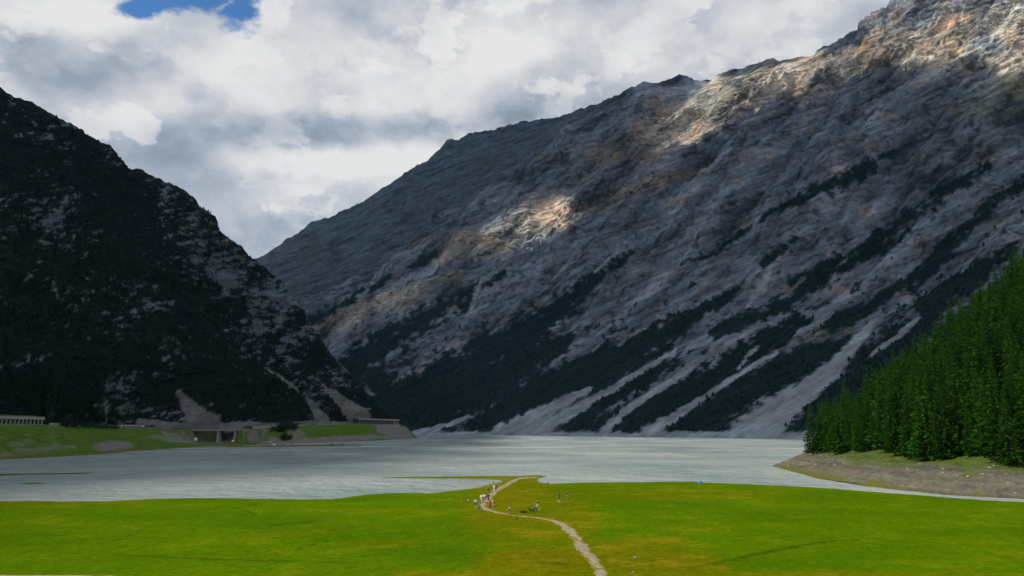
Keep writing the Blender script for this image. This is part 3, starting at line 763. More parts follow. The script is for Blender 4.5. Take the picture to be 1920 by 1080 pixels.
def build_meadow():
    xs = np.arange(-215, 215.1, 0.8)
    ys = np.concatenate([np.arange(-60, 66, 3.0), np.arange(68, 275, 0.8)])
    X, Y = np.meshgrid(xs, ys, indexing='ij')
    Zm, sd = meadow_height(X, Y)
    pos = np.stack([X, Y, Zm], -1)
    px, py = project(pos)
    n1 = 2.2 * fbm(X / 34, Y / 26, 4, 0.55, seed=611); n2 = 2.0 * fbm(X / 9, Y / 9, 4, 0.6, seed=613); n3 = 1.7 * fbm(X / 1.8, Y / 2.6, 3, 0.6, seed=617)
    green = np.array([0.064, 0.124, 0.0010]); lush = np.array([0.048, 0.104, 0.0010]); yell = np.array([0.098, 0.126, 0.002]); olive = np.array([0.128, 0.106, 0.002]); dry = np.array([0.20, 0.14, 0.010])
    c = np.broadcast_to(green, X.shape + (3,)).copy()
    c = lerp(c, lush, sstep(n1 + 0.5 * n2, -0.3, 0.7))
    c = lerp(c, yell, sstep(0.8 * n2 - 0.5 * n1, 0.1, 0.8) * 0.7)
    dpth = line_field(px, py, [(a, b, max(30, 90 - (1085 - b) * 0.2)) for a, b, w in path_px])
    ol = sstep(dpth + 0.3 * n1 + 0.2 * n2, -0.1, 0.9) * 0.7
    for (x, y, rx, ry, a, k) in ((1020, 1060, 150, 60, 0, 0.85), (1230, 1050, 170, 60, -12, 0.75), (960, 935, 80, 26, 0, 0.9), (880, 948, 60, 10, 0, 0.6), (1250, 925, 330, 20, 0, 0.35), (960, 1075, 330, 14, 0, 0.5), (1500, 1080, 500, 12, 0, 0.6), (540, 1000, 120, 8, 3, 0.35), (700, 1020, 120, 8, 2, 0.3), (120, 942, 160, 5, 0, 0.5)):
        ol = np.maximum(ol, k * sstep(blob_field(px, py, x, y, rx, ry, a) + 0.25 * n1 + 0.18 * n2, 0.0, 0.6))
    c = lerp(c, olive, ol * 0.8)
    c = lerp(c, dry, ol * sstep(n2 + 0.5 * n3, 0.15, 0.9) * 0.5)
    # shore rim: wet mud and yellow sedge
    rim = sstep(sd, 5.0, 0.5)
    c = lerp(c, np.array([0.15, 0.15, 0.02]), rim * 0.5)
    c = lerp(c, np.array([0.10, 0.085, 0.05]), sstep(sd, 0.9, -0.4))
    track = np.full(X.shape, -3.0)
    for l in ([(1405, 1040, 2), (1480, 1026, 2), (1560, 1014, 2), (1650, 1010, 1)], [(1300, 1065, 2), (1400, 1043, 3), (1500, 1024, 3)], [(180, 1022, 1.5), (230, 1010, 2), (290, 983, 1.5)], [(220, 1040, 2), (380, 1048, 2), (520, 1052, 2), (660, 1056, 1.5)], [(510, 1052, 2), (560, 1030, 2), (620, 1012, 1.5)], [(500, 985, 2), (600, 977, 1.5)], [(1010, 1054, 2), (1060, 1057, 2)]):
        track = np.maximum(track, line_field(px + 3 * n2, py + 1.2 * n3, l))
    c = lerp(c, np.array([0.022, 0.05, 0.002]), sstep(track, 0.0, 0.7) * 0.7)
    c = c * (1 + 0.16 * n3 + 0.10 * n2)[..., None]
    gv = sstep(py + 1.0 * n3 - px * 0.012, 1077.6, 1079.5) * (px < 220)
    c = lerp(c, np.array([0.34, 0.31, 0.26]), gv)
    keep = sd > -14
    f = grid_faces(len(xs), len(ys))
    fk = (keep[:-1, :-1] | keep[1:, 1:]).ravel()
    f = f[fk]
    used = np.unique(f); remap = np.full(X.size, -1); remap[used] = np.arange(len(used))
    me = np_mesh('meadow', pos.reshape(-1, 3)[used], remap[f], True, c.reshape(-1, 3)[used])
    tag(link('meadow', me, M_GRASS), 'flat green meadow reaching into the lake', kind='structure')
build_meadow()


def ground_z(x, y):
    return float(meadow_height(np.array([x]), np.array([y]))[0][0])


def build_path():
    pts = np.array([[*G(x, y, 0.0)[:2], w * G(x, y, 0)[1] / F_PX / 2.0] for x, y, w in path_px])
    n = 260; t = np.linspace(0, len(pts) - 1, n)
    c = smooth_interp(t, np.arange(len(pts)), pts)
    d = np.gradient(c[:, :2], axis=0); d /= np.linalg.norm(d, axis=1)[:, None]
    nr = np.stack([-d[:, 1], d[:, 0]], -1)
    m = 15
    s = np.linspace(-1, 1, m)
    w = c[:, 2][:, None] * (1.12 + 0.5 * pnoise(t * 3.1, t * 0, 3)[:, None])
    off = s[None] * w + 0.25 * np.sign(s)[None] * pnoise(t[:, None] * 9 + 0 * s[None], np.sign(s)[None] * 4 + 0 * t[:, None], 5) * (np.abs(s)[None] > 0.8)
    X = c[:, None, 0] + nr[:, None, 0] * off; Y = c[:, None, 1] + nr[:, None, 1] * off
    Z, _ = meadow_height(X, Y)
    Z = Z + 0.035 - 0.06 * np.abs(s)[None] ** 6
    g = fbm(X / 0.8, Y / 0.8, 4, 0.6, seed=701); g2 = fbm(X / 5, Y / 5, 3, seed=703)
    col = (0.28 * (1 + 0.4 * g + 0.3 * g2))[..., None] * np.array([1.0, 0.88, 0.62])
    edge = sstep(np.abs(s)[None] + 1.5 * g + 0.9 * g2 + 0.25 * sstep(np.abs(s), 0.3, 0.0)[None], 0.30, 0.95)
    col = lerp(col, np.array([0.15, 0.122, 0.006]), edge)
    me = np_mesh('path', np.stack([X, Y, Z], -1).reshape(-1, 3), grid_faces(n, m), True, col.reshape(-1, 3))
    tag(link('path', me, M_PATHM), 'trodden gravel path winding across the meadow', kind='structure')
build_path()


# ------------------------------------------------------------------ right bank with its wood
bank_px = [(2300, 955), (1920, 936), (1770, 928), (1680, 918.5), (1600, 909), (1535, 898), (1500, 888), (1470, 880), (1447, 873.5), (1460, 868), (1485, 858.5), (1512, 847), (1520, 840)]
bank_line = [G(x, y, WATER)[:2] for x, y in bank_px]
bank_poly = bank_line + [(330, 640), (520, 900), (900, 900), (900, 60), (200, 60)]

def bank_height(X, Y):
    sd = poly_sdf(X, Y, bank_poly)
    s = np.maximum(sd, 0)
    z = WATER + np.where(s < 34, s * 0.25 + 0.6 * sstep(s, 2, 8), 9.1 + (s - 34) * 0.80)
    z = np.where(sd < 0, WATER + np.maximum(sd * 0.2, -4), z)
    z = z + fbm(X / 16, Y / 16, 4, 0.55, seed=801) * 1.0 * sstep(sd, 2, 25) + fbm(X / 4, Y / 4, 4, 0.55, seed=803) * 0.35 * sstep(sd, 0, 6)
    return z, sd


def build_bank():
    xs = np.concatenate([np.arange(95, 190, 0.9), np.arange(190, 520, 5.0)])
    ys = np.concatenate([np.arange(110, 380, 1.1), np.arange(380, 700, 5.0)])
    X, Y = np.meshgrid(xs, ys, indexing='ij')
    Z, sd = bank_height(X, Y)
    n1 = 2 * fbm(X / 12, Y / 18, 4, 0.55, seed=811); n2 = 1.8 * fbm(X / 3.5, Y / 5, 4, 0.6, seed=813); n3 = 1.6 * fbm(X / 0.9, Y / 1.1, 3, 0.6, seed=815)
    lines = fbm((Z + 0.25 * n1) / 0.55, Y / 60, 3, 0.6, seed=817)
    c = (0.105 * np.clip(1 + 0.2 * n1 + 0.3 * n2 + 0.28 * n3 + 0.7 * lines, 0.3, 2))[..., None] * np.array([1.0, 0.95, 0.74])
    c = lerp(c, np.array([0.09, 0.075, 0.05]), sstep(n1 + 0.6 * n2, 0.25, 0.6) * 0.6)
    gr = np.maximum(sstep(sd + 5 * n1 + 4 * n2, 12, 20), 0.6 * sstep(n2 + 0.6 * n1, 0.5, 0.9) * sstep(sd, 6, 14))
    c = lerp(c, np.array([0.050, 0.086, 0.006]) * (1 + 0.4 * n2[..., None]), gr * 0.85)
    lo = sstep(5.5 - sd + 4 * n1 + 1.5 * n2, 1.5, 4.0) * sstep(sd, -1, 0.8)
    c = lerp(c, np.array([0.10, 0.10, 0.008]), lo * 0.8)
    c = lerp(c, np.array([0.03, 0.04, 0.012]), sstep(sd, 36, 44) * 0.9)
    me = np_mesh('gravel_bank', np.stack([X, Y, Z], -1).reshape(-1, 3), grid_faces(len(xs), len(ys)), True, c.reshape(-1, 3))
    tag(link('gravel_bank', me, M_NEAR), 'eroded gravel bank below the green wood', kind='structure')
build_bank()


def conifer_mesh(h, rad, seed, whorls, clear=0.06):
    r = np.random.default_rng(seed)
    V, F = [], []
    def tri_clump(c, d, size):
        # a ragged spray of needles: three blades fanned about the twig direction
        for q in range(3):
            side = np.cross(d, r.normal(0, 1, 3)); side /= np.linalg.norm(side) + 1e-6
            tip = c + d * size * r.uniform(0.8, 1.5) + np.array([0, 0, -0.15 * size])
            a = c + side * size * 0.42 - d * size * 0.3; b = c - side * size * 0.42 - d * size * 0.2 + np.array([0, 0, 0.1 * size])
            k = len(V); V.extend([a, b, tip]); F.append((k, k + 1, k + 2))
    for w in range(whorls):
        f = (w + r.uniform(-0.3, 0.3)) / whorls
        f = min(max(f, 0), 0.985)
        z = h * (clear + (1 - clear) * f)
        L = rad * ((1 - f) ** 0.9) * (0.72 + 0.28 * min(1, f * 6)) + 0.12
        nb = int(6 + 4 * (1 - f))
        a0 = r.uniform(0, 6.28)
        for bI in range(nb):
            a = a0 + 2 * np.pi * bI / nb + r.uniform(-0.3, 0.3)
            Lb = L * r.uniform(0.62, 1.16)
            dirh = np.array([math.cos(a), math.sin(a), 0])
            m = max(2, int(Lb / 0.34))
            for q in range(m):
                tq = (q + r.uniform(0.2, 1.0)) / m
                if tq < 0.2 and f < 0.7: continue
                zz = z - Lb * 0.30 * tq + Lb * 0.16 * tq * tq + r.normal(0, 0.10)
                c = dirh * Lb * tq + np.array([r.normal(0, 0.14), r.normal(0, 0.14), zz])
                d = dirh * 0.9 + np.array([r.normal(0, 0.45), r.normal(0, 0.45), r.uniform(-0.45, 0.35)]); d /= np.linalg.norm(d)
                tri_clump(c, d, r.uniform(0.42, 0.8) * (0.6 + 0.5 * (1 - f)))
    for q in range(4): tri_clump(np.array([0, 0, h * (0.95 + 0.012 * q)]), np.array([0, 0, 1.0]), 0.35)
    crown = np_mesh('crown', np.array(V), np.array(F), False); crown.materials.append(M_LEAF)
    bm = bmesh.new()
    prev = None
    for z, rr in ((-0.8, h * 0.012 + 0.05), (0.3, h * 0.010 + 0.03), (h * 0.4, h * 0.006 + .02), (h * 0.93, 0.012)):
        ring = [bm.verts.new((math.cos(2 * math.pi * k / 7) * rr, math.sin(2 * math.pi * k / 7) * rr, z)) for k in range(7)]
        if prev: [bm.faces.new((prev[k], prev[(k + 1) % 7], ring[(k + 1) % 7], ring[k])) for k in range(7)]
        prev = ring
    for q in range(10):                                           # bare lower limbs
        a = r.uniform(0, 6.28); z = h * r.uniform(0.06, 0.5); l = rad * 0.6
        d = Vector((math.cos(a), math.sin(a), -0.15)); s = Vector((-d.y, d.x, 0)) * 0.035
        p0 = Vector((0, 0, z)); p1 = p0 + d * l
        vs = [bm.verts.new(p0 + s), bm.verts.new(p0 - s), bm.verts.new(p0 + Vector((0, 0, 0.08))), bm.verts.new(p1)]
        bm.faces.new((vs[0], vs[1], vs[3])); bm.faces.new((vs[1], vs[2], vs[3])); bm.faces.new((vs[2], vs[0], vs[3]))
    trunk = bpy.data.meshes.new('trunk'); bm.to_mesh(trunk); bm.free(); trunk.materials.append(M_BARK)
    return crown, trunk

VARIANTS = [conifer_mesh(h, rd, 900 + i, wh) for i, (h, rd, wh) in enumerate(((24, 4.6, 40), (27, 5.0, 44), (20, 4.4, 36), (29, 5.2, 46), (16, 3.9, 32), (25, 4.2, 42), (22, 5.0, 36)))]
HV = [24, 27, 20, 29, 16, 25, 22]
VARIANTS_DARK = []
for c, t in VARIANTS[:4]:
    c2 = c.copy(); c2.materials.clear(); c2.materials.append(M_LEAFD); VARIANTS_DARK.append((c2, t))


def plant(vi, loc, sc, label, group, cat, name='larch_tree', variants=None):
    c, t = (variants or VARIANTS)[vi]
    e = empty(name, loc, random.uniform(0, 6.28), sc)
    tag(e, label, cat, group)
    link('crown', c, None, e); link('trunk', t, None, e)
    return e


def plant_wood():
    r = np.random.default_rng(31)
    cand = []
    # jittered lattice over the slope
    for x in np.arange(118, 430, 6.0):
        for y in np.arange(150, 560, 6.0):
            X, Y = x + r.uniform(-2.6, 2.6), y + r.uniform(-2.6, 2.6)
            cand.append((X, Y))
    cand = np.array(cand)
    z, sd = bank_height(cand[:, 0], cand[:, 1])
    far = 345 + np.maximum(sd - 30, 0) * 1.15 + 8 * fbm(cand[:, 0] / 30, cand[:, 1] / 30, 2, seed=5)
    px, py = project(np.stack([cand[:, 0], cand[:, 1], z], -1))
    ok = (sd > np.interp(cand[:, 1], [200, 270, 330], [23, 25, 16]) + 7 * fbm(cand[:, 0] / 14, cand[:, 1] / 14, 2, seed=6)) & (cand[:, 1] < far) & (px < 2000) & (px > 1400) & (py > 300)
    cand, z, sd, px, py = cand[ok], z[ok], sd[ok], px[ok], py[ok]
    hh = np.clip(r.normal(1.0, 0.22, len(cand)), 0.5, 1.5) * 19.5
    # keep the trees whose upper part shows over the ones in front
    order = np.argsort(np.hypot(cand[:, 0], cand[:, 1]))
    sky = np.full(2200, 1e9)                                     # lowest photo row still uncovered, per column
    show = []
    for i in order:
        top = project(np.array([cand[i, 0], cand[i, 1], z[i] + hh[i]]))
        half = max(4, int(3.0 * F_PX / np.hypot(*cand[i])))
        a, b = max(0, int(px[i]) - half), min(2199, int(px[i]) + half)
        vis = np.clip(np.minimum(sky[a:b + 1], py[i]) - top[1], 0, None).mean()
        if vis > 3: show.append((vis * half, i))
        cs = np.arange(a, b + 1); prof = top[1] + (py[i] - top[1]) * np.abs(cs - px[i]) / half * 0.8
        sky[a:b + 1] = np.minimum(sky[a:b + 1], prof)
    show.sort(reverse=True)
    print('wood: candidates', len(cand), 'showing', len(show))
    top_ = show[:235]; rest = show[235:]
    rowd = np.percentile(sd, 14)
    for _, i in top_:
        vi = int(r.integers(0, 7))
        front = sd[i] < 39
        size = 'tall' if hh[i] > 22 else ('short young' if hh[i] < 16.5 else 'middling')
        form = {5: 'slender', 6: 'broad', 2: 'full-skirted', 4: 'bushy'}.get(vi, 'pointed')
        zone = 'in the front row along the gravel bank' if front else ('high on the wooded slope under the scree' if sd[i] > 95 else 'in the middle of the wooded slope above the bank')
        plant(vi, (cand[i, 0], cand[i, 1], z[i]), hh[i] / HV[vi], f'{size} {form} green larch {zone}',
              f'{size} {form} larches ' + ('of the front row' if front else ('high on the slope' if sd[i] > 95 else 'mid slope')), 'tree')
    if rest:
        V, Fc, off = [], [], 0
        for _, i in rest:
            me = VARIANTS[int(r.integers(0, 7))][0]
            a = np.zeros(len(me.vertices) * 3, np.float32); me.vertices.foreach_get('co', a); a = a.reshape(-1, 3)
            f = np.zeros(len(me.polygons) * 3, np.int32); me.polygons.foreach_get('vertices', f); f = f.reshape(-1, 3)
            sel = r.random(len(f)) < 0.55; f = f[sel]
            th = r.uniform(0, 6.28); c_, s_ = math.cos(th), math.sin(th)
            b = a @ np.array([[c_, s_, 0], [-s_, c_, 0], [0, 0, 1]]) + np.array([cand[i, 0], cand[i, 1], z[i]])
            V.append(b); Fc.append(f + off); off += len(b)
        me = np_mesh('wood', np.concatenate(V), np.concatenate(Fc), False)
        tag(link('distant_larches', me, M_LEAF), 'crowded larch tops filling in behind the wooded slope', 'wood', kind='stuff')
plant_wood()


def build_stones():
    r = np.random.default_rng(77)
    protos = []
    for k in range(4):
        bm = bmesh.new(); bmesh.ops.create_icosphere(bm, subdivisions=1, radius=1)
        for v in bm.verts: v.co = Vector((v.co.x * r.uniform(.8, 1.2), v.co.y * r.uniform(.8, 1.2), v.co.z * r.uniform(0.5, 0.75)))
        protos.append((np.array([v.co[:] for v in bm.verts]), np.array([[v.index for v in f.verts] for f in bm.faces]))); bm.free()
    V, F, off = [], [], 0
    n = 0
    while n < 600:
        x, y = r.uniform(108, 175), r.uniform(150, 345)
        z, sd = bank_height(np.array([x]), np.array([y])); sd = sd[0]
        if not (0.5 < sd < 28) or r.random() > (1.1 - sd / 30): continue
        s = 0.08 + 0.42 * r.random() ** 5
        v, f = protos[n % 4]
        th = r.uniform(0, 6.28); c_, s_ = math.cos(th), math.sin(th)
        V.append(v @ np.array([[c_, s_, 0], [-s_, c_, 0], [0, 0, 1]]) * s + np.array([x, y, z[0] + 0.1 * s])); F.append(f + off); off += len(v); n += 1
    tag(link('bank_stones', np_mesh('stones', np.concatenate(V), np.concatenate(F), False), M_STONE), 'loose stones strewn over the gravel bank', 'stones', kind='stuff')
    for (px, py, s, lab) in ((1191, 1047, 0.24, 'white stone lying in the olive grass beside the path'), (1187, 1074, 0.16, 'small pale stone in dry grass near the broad end of the path'),
                             (1010, 1072, 0.12, 'tiny white stone on the brown grass left of the path')):
        g = G(px, py, 0.0); v, f = protos[int(r.integers(0, 4))]
        o = link('stone', np_mesh('stone', v * s, f, False), M_STONE); o.location = (g[0], g[1], ground_z(g[0], g[1]) + 0.3 * s)
        tag(o, lab, 'stone')
build_stones()

# ------------------------------------------------------------------ left shore: slope, road, galleries, bridge, beach
lshore_px = [(-250, 872), (0, 862), (90, 857.5), (180, 852.5), (215, 849.5), (236, 846.5), (300, 842.5), (360, 838.8), (430, 835.5), (480, 833.2), (560, 831.2), (640, 829), (700, 826.5), (760, 823.6), (785, 821.6)]
lshore_line = [G(x, y, WATER)[:2] for x, y in lshore_px]
lshore_poly = lshore_line + [(-190, 1420), (-460, 1500), (-760, 1500), (-760, 120), (-300, 120)]
spit_poly = [G(x, y, WATER)[:2] for x, y in [(395, 839), (480, 838), (560, 837.3), (640, 836), (692, 834.4), (640, 834.0), (560, 834.6), (500, 834.8), (440, 834.6)]]
ROAD_A = [(-319, 290), (-319, 400), (-317, 500), (-318, 600), (-321, 690), (-318, 740)]
ROAD_B = [(-262, 742), (-272, 800), (-274, 850), (-262, 905), (-243, 985), (-228, 1083), (-210, 1160), (-190, 1245)]

def road_z(Y): return np.interp(Y, [300, 480, 560, 650, 740, 800, 850, 905, 1000, 1083, 1240], [17.2, 17.2, 16.0, 15.2, 14.6, 15.0, 17.0, 18.6, 20.6, 21.4, 21.6])

def lshore_height(X, Y):
    sd = poly_sdf(X, Y, lshore_poly)
    top = np.interp(Y, [300, 480, 560, 650, 740, 800, 850, 905, 1000, 1083, 1240, 1310, 1340], [17.2, 17.2, 16.0, 15.2, 14.6, 15.0, 17.0, 18.6, 20.6, 21.4, 21.0, 8, 1])
    w = np.interp(Y, [300, 600, 800, 900, 1083, 1180, 1240, 1340], [46, 42, 36, 36, 34, 20, 14, 12])
    s = np.clip(sd / w, 0, 1)
    z = WATER + (top - WATER) * (0.75 * s + 0.25 * s * s * (3 - 2 * s))
    z = np.where(sd < 0, WATER + np.maximum(sd * 0.12, -3), z) + np.maximum(sd - w - 16, 0) * 0.04
    z = z + fbm(X / 14, Y / 22, 4, 0.55, seed=901) * 1.1 * sstep(sd, 2, 20) + fbm(X / 5, Y / 6, 3, 0.5, seed=903) * 0.2 * sstep(sd, 1, 8)
    # stream bed under the bridge, open towards the lake
    notch = sstep(X, -318, -309) * sstep(X, -262, -268) * sstep(Y, 660, 690) * sstep(Y, 860, 800)
    z = z * (1 - notch) + np.minimum(z, 1.6) * notch
    mound = 14.4 - 1.3 * np.maximum(0, -line_field(X, Y, [(-258, 742, 1), (-266, 800, 1)]) - 5)
    z = np.maximum(z, np.where(sd > -2, mound, -9))
    for rd in (ROAD_A, ROAD_B):
        dist = 1 - line_field(X, Y, [(a, b, 1.0) for a, b in rd])
        z = z + (road_z(Y) - z) * sstep(dist, 11, 5)
    ts = poly_sdf(X, Y, spit_poly)
    z = np.maximum(z, np.where(ts > -4, WATER + np.clip(ts * 0.1, -1, 0.5), -9))
    return z, sd

def lz(x, y): return float(lshore_height(np.array([x], float), np.array([y], float))[0][0])

def build_lshore():
    xs = np.arange(-440, -125, 1.6); ys = np.concatenate([np.arange(250, 900, 1.8), np.arange(900, 1360, 3.0)])
    X, Y = np.meshgrid(xs, ys, indexing='ij')
    Z, sd = lshore_height(X, Y)
    pos = np.stack([X, Y, Z], -1); px, py = project(pos)
    Q = -X * 0.5 + Z * 1.6
    n1 = 2 * fbm(Q / 9, Y / 30, 4, 0.55, seed=911); n2 = 1.8 * fbm(Q / 3.5, Y / 9, 4, 0.6, seed=913); n3 = 1.6 * fbm(Q / 1.4, Y / 3, 3, 0.6, seed=915)
    grass = np.array([0.075, 0.140, 0.012]) * (1 + 0.35 * n2 + 0.25 * n3)[..., None]
    grav = np.array([0.19, 0.18, 0.165]) * (1 + 0.3 * n2 + 0.25 * n3)[..., None]
    c = grass.copy()
    gv = np.zeros(X.shape)
    for (x, y, rx, ry, a, k) in ((212, 836, 48, 11, 3, 1.0), (345, 821, 70, 12, -4, 0.75), (490, 818, 40, 18, 0, 1.0), (545, 828, 70, 9, 0, 1.0), (640, 823, 120, 7, 3, 1.0), (740, 810, 50, 20, -25, 1.0), (415, 820, 40, 14, 0, 0.8), (60, 846, 90, 8, 8, 0.45), (40, 832, 30, 6, 10, 0.4), (555, 812, 22, 10, 0, 0.9)):
        gv = np.maximum(gv, k * sstep(blob_field(px + 6 * n2, py + 3 * n2, x, y, rx, ry, a) + 0.2 * n1, 0.0, 0.35))
    gv = np.maximum(gv, sstep(n2 + 0.6 * n1, 0.55, 0.95) * 0.5)
    for (x, y, rx, ry, a) in ((632, 806, 76, 11, -1), (513, 812, 17, 9, 0)):
        gv = gv * (1 - sstep(blob_field(px + 5 * n2, py + 2 * n2, x, y, rx, ry, a), 0.0, 0.3))
    c = lerp(c, grav, gv)
    lo = sstep(6 - sd + 3 * n1, 1, 5) * sstep(sd, -1, 0.5) * (px < 470)
    c = lerp(c, np.array([0.14, 0.115, 0.02]), lo * 0.7)
    rdist = 1 - np.maximum(line_field(X, Y, [(a, b, 1.0) for a, b in ROAD_A]), line_field(X, Y, [(a, b, 1.0) for a, b in ROAD_B]))
    wv = np.interp(Y, [300, 600, 800, 900, 1083, 1180, 1240, 1340], [46, 42, 36, 36, 34, 20, 14, 12])
    c = lerp(c, np.array([0.022, 0.035, 0.014]) * (1 + 0.5 * n2[..., None]), sstep(sd, wv + 8, wv + 16) * 0.85)
    ts = poly_sdf(X, Y, spit_poly)
    c = lerp(c, np.array([0.15, 0.125, 0.03]), sstep(ts, -3, 1) * sstep(Z, 1.6, 0.8) * 0.9)
    me = np_mesh('lakeshore', pos.reshape(-1, 3), grid_faces(len(xs), len(ys)), True, c.reshape(-1, 3))
    tag(link('lakeshore', me, M_NEAR), 'grassy lakeside slope below the road', kind='structure')
    V, F, off = [], [], 0
    for rd in (ROAD_A, ROAD_B):
        p = np.array(rd, float); t = np.linspace(0, len(p) - 1, 60)
        c2 = smooth_interp(t, np.arange(len(p)), p); d = np.gradient(c2, axis=0); d /= np.linalg.norm(d, axis=1)[:, None]
        nr = np.stack([-d[:, 1], d[:, 0]], -1)
        for sgn in (-3.6, 3.6): V.append(np.concatenate([c2 + nr * sgn, (road_z(c2[:, 1]) + 0.12)[:, None]], 1))
        for k in range(59): F.append((off + k, off + 60 + k, off + 61 + k, off + k + 1))
        off += 120
    tag(link('road', np_mesh('road', np.concatenate(V), F, False), M_ASPH), 'asphalt lakeside road', kind='structure')
build_lshore()


def box(bm, c, s, rz=0.0, taper=1.0):
    """box of size s centred on c, turned by rz, its top shrunk by taper"""
    m = Matrix.Translation(Vector(c)) @ Matrix.Rotation(rz, 4, 'Z')
    vs = []
    for z in (-1, 1):
        k = taper if z > 0 else 1.0
        for x, y in ((-1, -1), (1, -1), (1, 1), (-1, 1)):
            vs.append(bm.verts.new(m @ Vector((x * s[0] / 2 * k, y * s[1] / 2 * k, z * s[2] / 2))))
    for f in ((3, 2, 1, 0), (4, 5, 6, 7), (0, 1, 5, 4), (1, 2, 6, 5), (2, 3, 7, 6), (3, 0, 4, 7)): bm.faces.new([vs[i] for i in f])
    return vs


def part(name, mat, parent, *boxes):
    bm = bmesh.new()
    for b in boxes: box(bm, *b)
    me = bpy.data.meshes.new(name); bm.to_mesh(me); bm.free()
    return link(name, me, mat, parent)


def gallery(a, b, height, depth, label, pillars, zb):
    """avalanche gallery from a to b (local x along it, local -y = open lake side)"""
    a, b = np.array(a, float), np.array(b, float)
    L = np.linalg.norm(b - a); rz = math.atan2(b[1] - a[1], b[0] - a[0])
    e = empty('avalanche_gallery', (*((a + b) / 2), zb), rz)
    tag(e, label, 'gallery')
    part('roof', M_CONCD, e, ((0, 0, height - 0.4), (L, depth, 0.8)))
    part('fascia', M_CONC, e, ((0, -depth / 2 - 0.2, height - 0.7), (L + 0.4, 0.4, 1.9)))
    part('back_wall', M_CONCD, e, ((0, depth / 2 - 0.3, height / 2 - 1.4), (L - 0.1, 0.5, height - 0.9 + 1.9)))
    part('parapet', M_CONC, e, ((0, -depth / 2 + 0.1, -0.1), (L, 0.45, 1.6)))
    part('earth_cover', mat_plain('turf_cover', (0.05, 0.075, 0.02), 0.95, vary=0.35, scale=0.5), e, ((0, depth * 0.25, height + 0.55), (L * 0.98, depth * 0.9, 1.1), 0, 0.85))
    bm = bmesh.new(); box(bm, (0, 0, 0), (0.7, 0.7, height - 0.9 - 0.6), 0, 0.92); pm = bpy.data.meshes.new('pillar'); bm.to_mesh(pm); bm.free(); pm.materials.append(M_CONC)
    for k in range(pillars):
        o = link('pillar', pm, None, e); o.location = (-L / 2 + (k + 0.5) * L / pillars, -depth / 2 + 0.1, 0.7 + (height - 1.5) / 2)
    return e

gallery((-318, 448), (-318, 503), 5.2, 9.5, 'long concrete avalanche gallery with closely set pillars on the grassy slope', 14, 17.2)
gallery((-318, 376), (-318, 446), 5.9, 9.5, 'taller stretch of concrete road gallery running out beyond the grassy slope', 17, 17.2)
gallery((-228, 1090), (-191, 1243), 8.6, 10, 'grey concrete avalanche gallery on the rocky headland at the road end', 16, 21.4)


def wall_run(pts, h, thick, label, mat, name='retaining_wall', posts=0):
    e = empty(name, (*pts[0][:2], lz(*pts[0][:2]) if len(pts[0]) == 2 else pts[0][2]))
    o = Vector(e.location)
    tag(e, label, 'wall')
    for (p, q) in zip(pts[:-1], pts[1:]):
        p, q = Vector((p[0], p[1], 0)), Vector((q[0], q[1], 0)); L = (q - p).length; m = (p + q) / 2
        z = float(road_z(m.y))
        part('wall_panel', mat, e, ((m.x - o.x, m.y - o.y, z + h / 2 - 1.0 - o.z), (L - 0.06, thick, h + 2), math.atan2(q.y - p.y, q.x - p.x)))
        part('coping', M_CONC, e, ((m.x - o.x, m.y - o.y, z + h + 0.1 - o.z), (L - 0.02, thick + 0.2, 0.2), math.atan2(q.y - p.y, q.x - p.x)))
    return e
wall_run([(-312.5, y) for y in range(508, 606, 12)], 1.9, 0.5, 'pale concrete parapet wall along the road beside the dark bush', M_CONC)
wall_run([(-314, y) for y in range(612, 700, 14)], 1.1, 0.4, 'low grey roadside wall leading towards the bridge', M_CONCD)
wall_run([(-266, 772), (-268, 800), (-269, 830), (-267, 856)], 2.6, 0.6, 'pale retaining wall beside the road just past the bridge', M_CONC)
wall_run([(-258, 900), (-246, 950), (-237, 990), (-228, 1040), (-222.5, 1084)], 1.0, 0.5, 'low pale parapet along the road above the green bank', M_CONC)


def bridge():
    z = 14.6
    e = empty('road_bridge', (-290, 741, 0)); tag(e, 'concrete road bridge on two piers over the stream mouth', 'bridge')
    part('deck', M_CONC, e, ((0, 0, z - 0.9), (62, 9, 1.8)))
    part('edge_beam', M_CONC, e, ((0, -4.7, z - 0.2), (63, 0.5, 0.9)))
    part('edge_beam', M_CONC, e, ((0, 4.7, z - 0.2), (63, 0.5, 0.9)))
    part('pier', M_CONC, e, ((2.5, 0, 6), (2.2, 7.6, 13.6), 0, 0.96))
    part('pier', M_CONC, e, ((19, 0, 6), (2.4, 7.6, 13.6), 0, 0.96))
    part('abutment', M_CONC, e, ((28.5, 0, 6), (5, 9.6, 14.0)))
    part('abutment', M_CONCD, e, ((-28.5, 0, 8), (5, 9.4, 11.2)))
    rail = [((0, -4.72, z + 1.25), (62, 0.12, 0.14)), ((0, -4.72, z + 0.8), (62, 0.08, 0.10))]
    part('railing', M_METAL, e, *rail)
    pm = None
    for k in range(21):
        if pm is None:
            o = part('railing_post', M_METAL, e, ((0, 0, 0.65), (0.12, 0.12, 1.2))); pm = o.data
        else: o = link('railing_post', pm, None, e)
        o.location = (-30 + 3 * k, -4.72, z)
bridge()


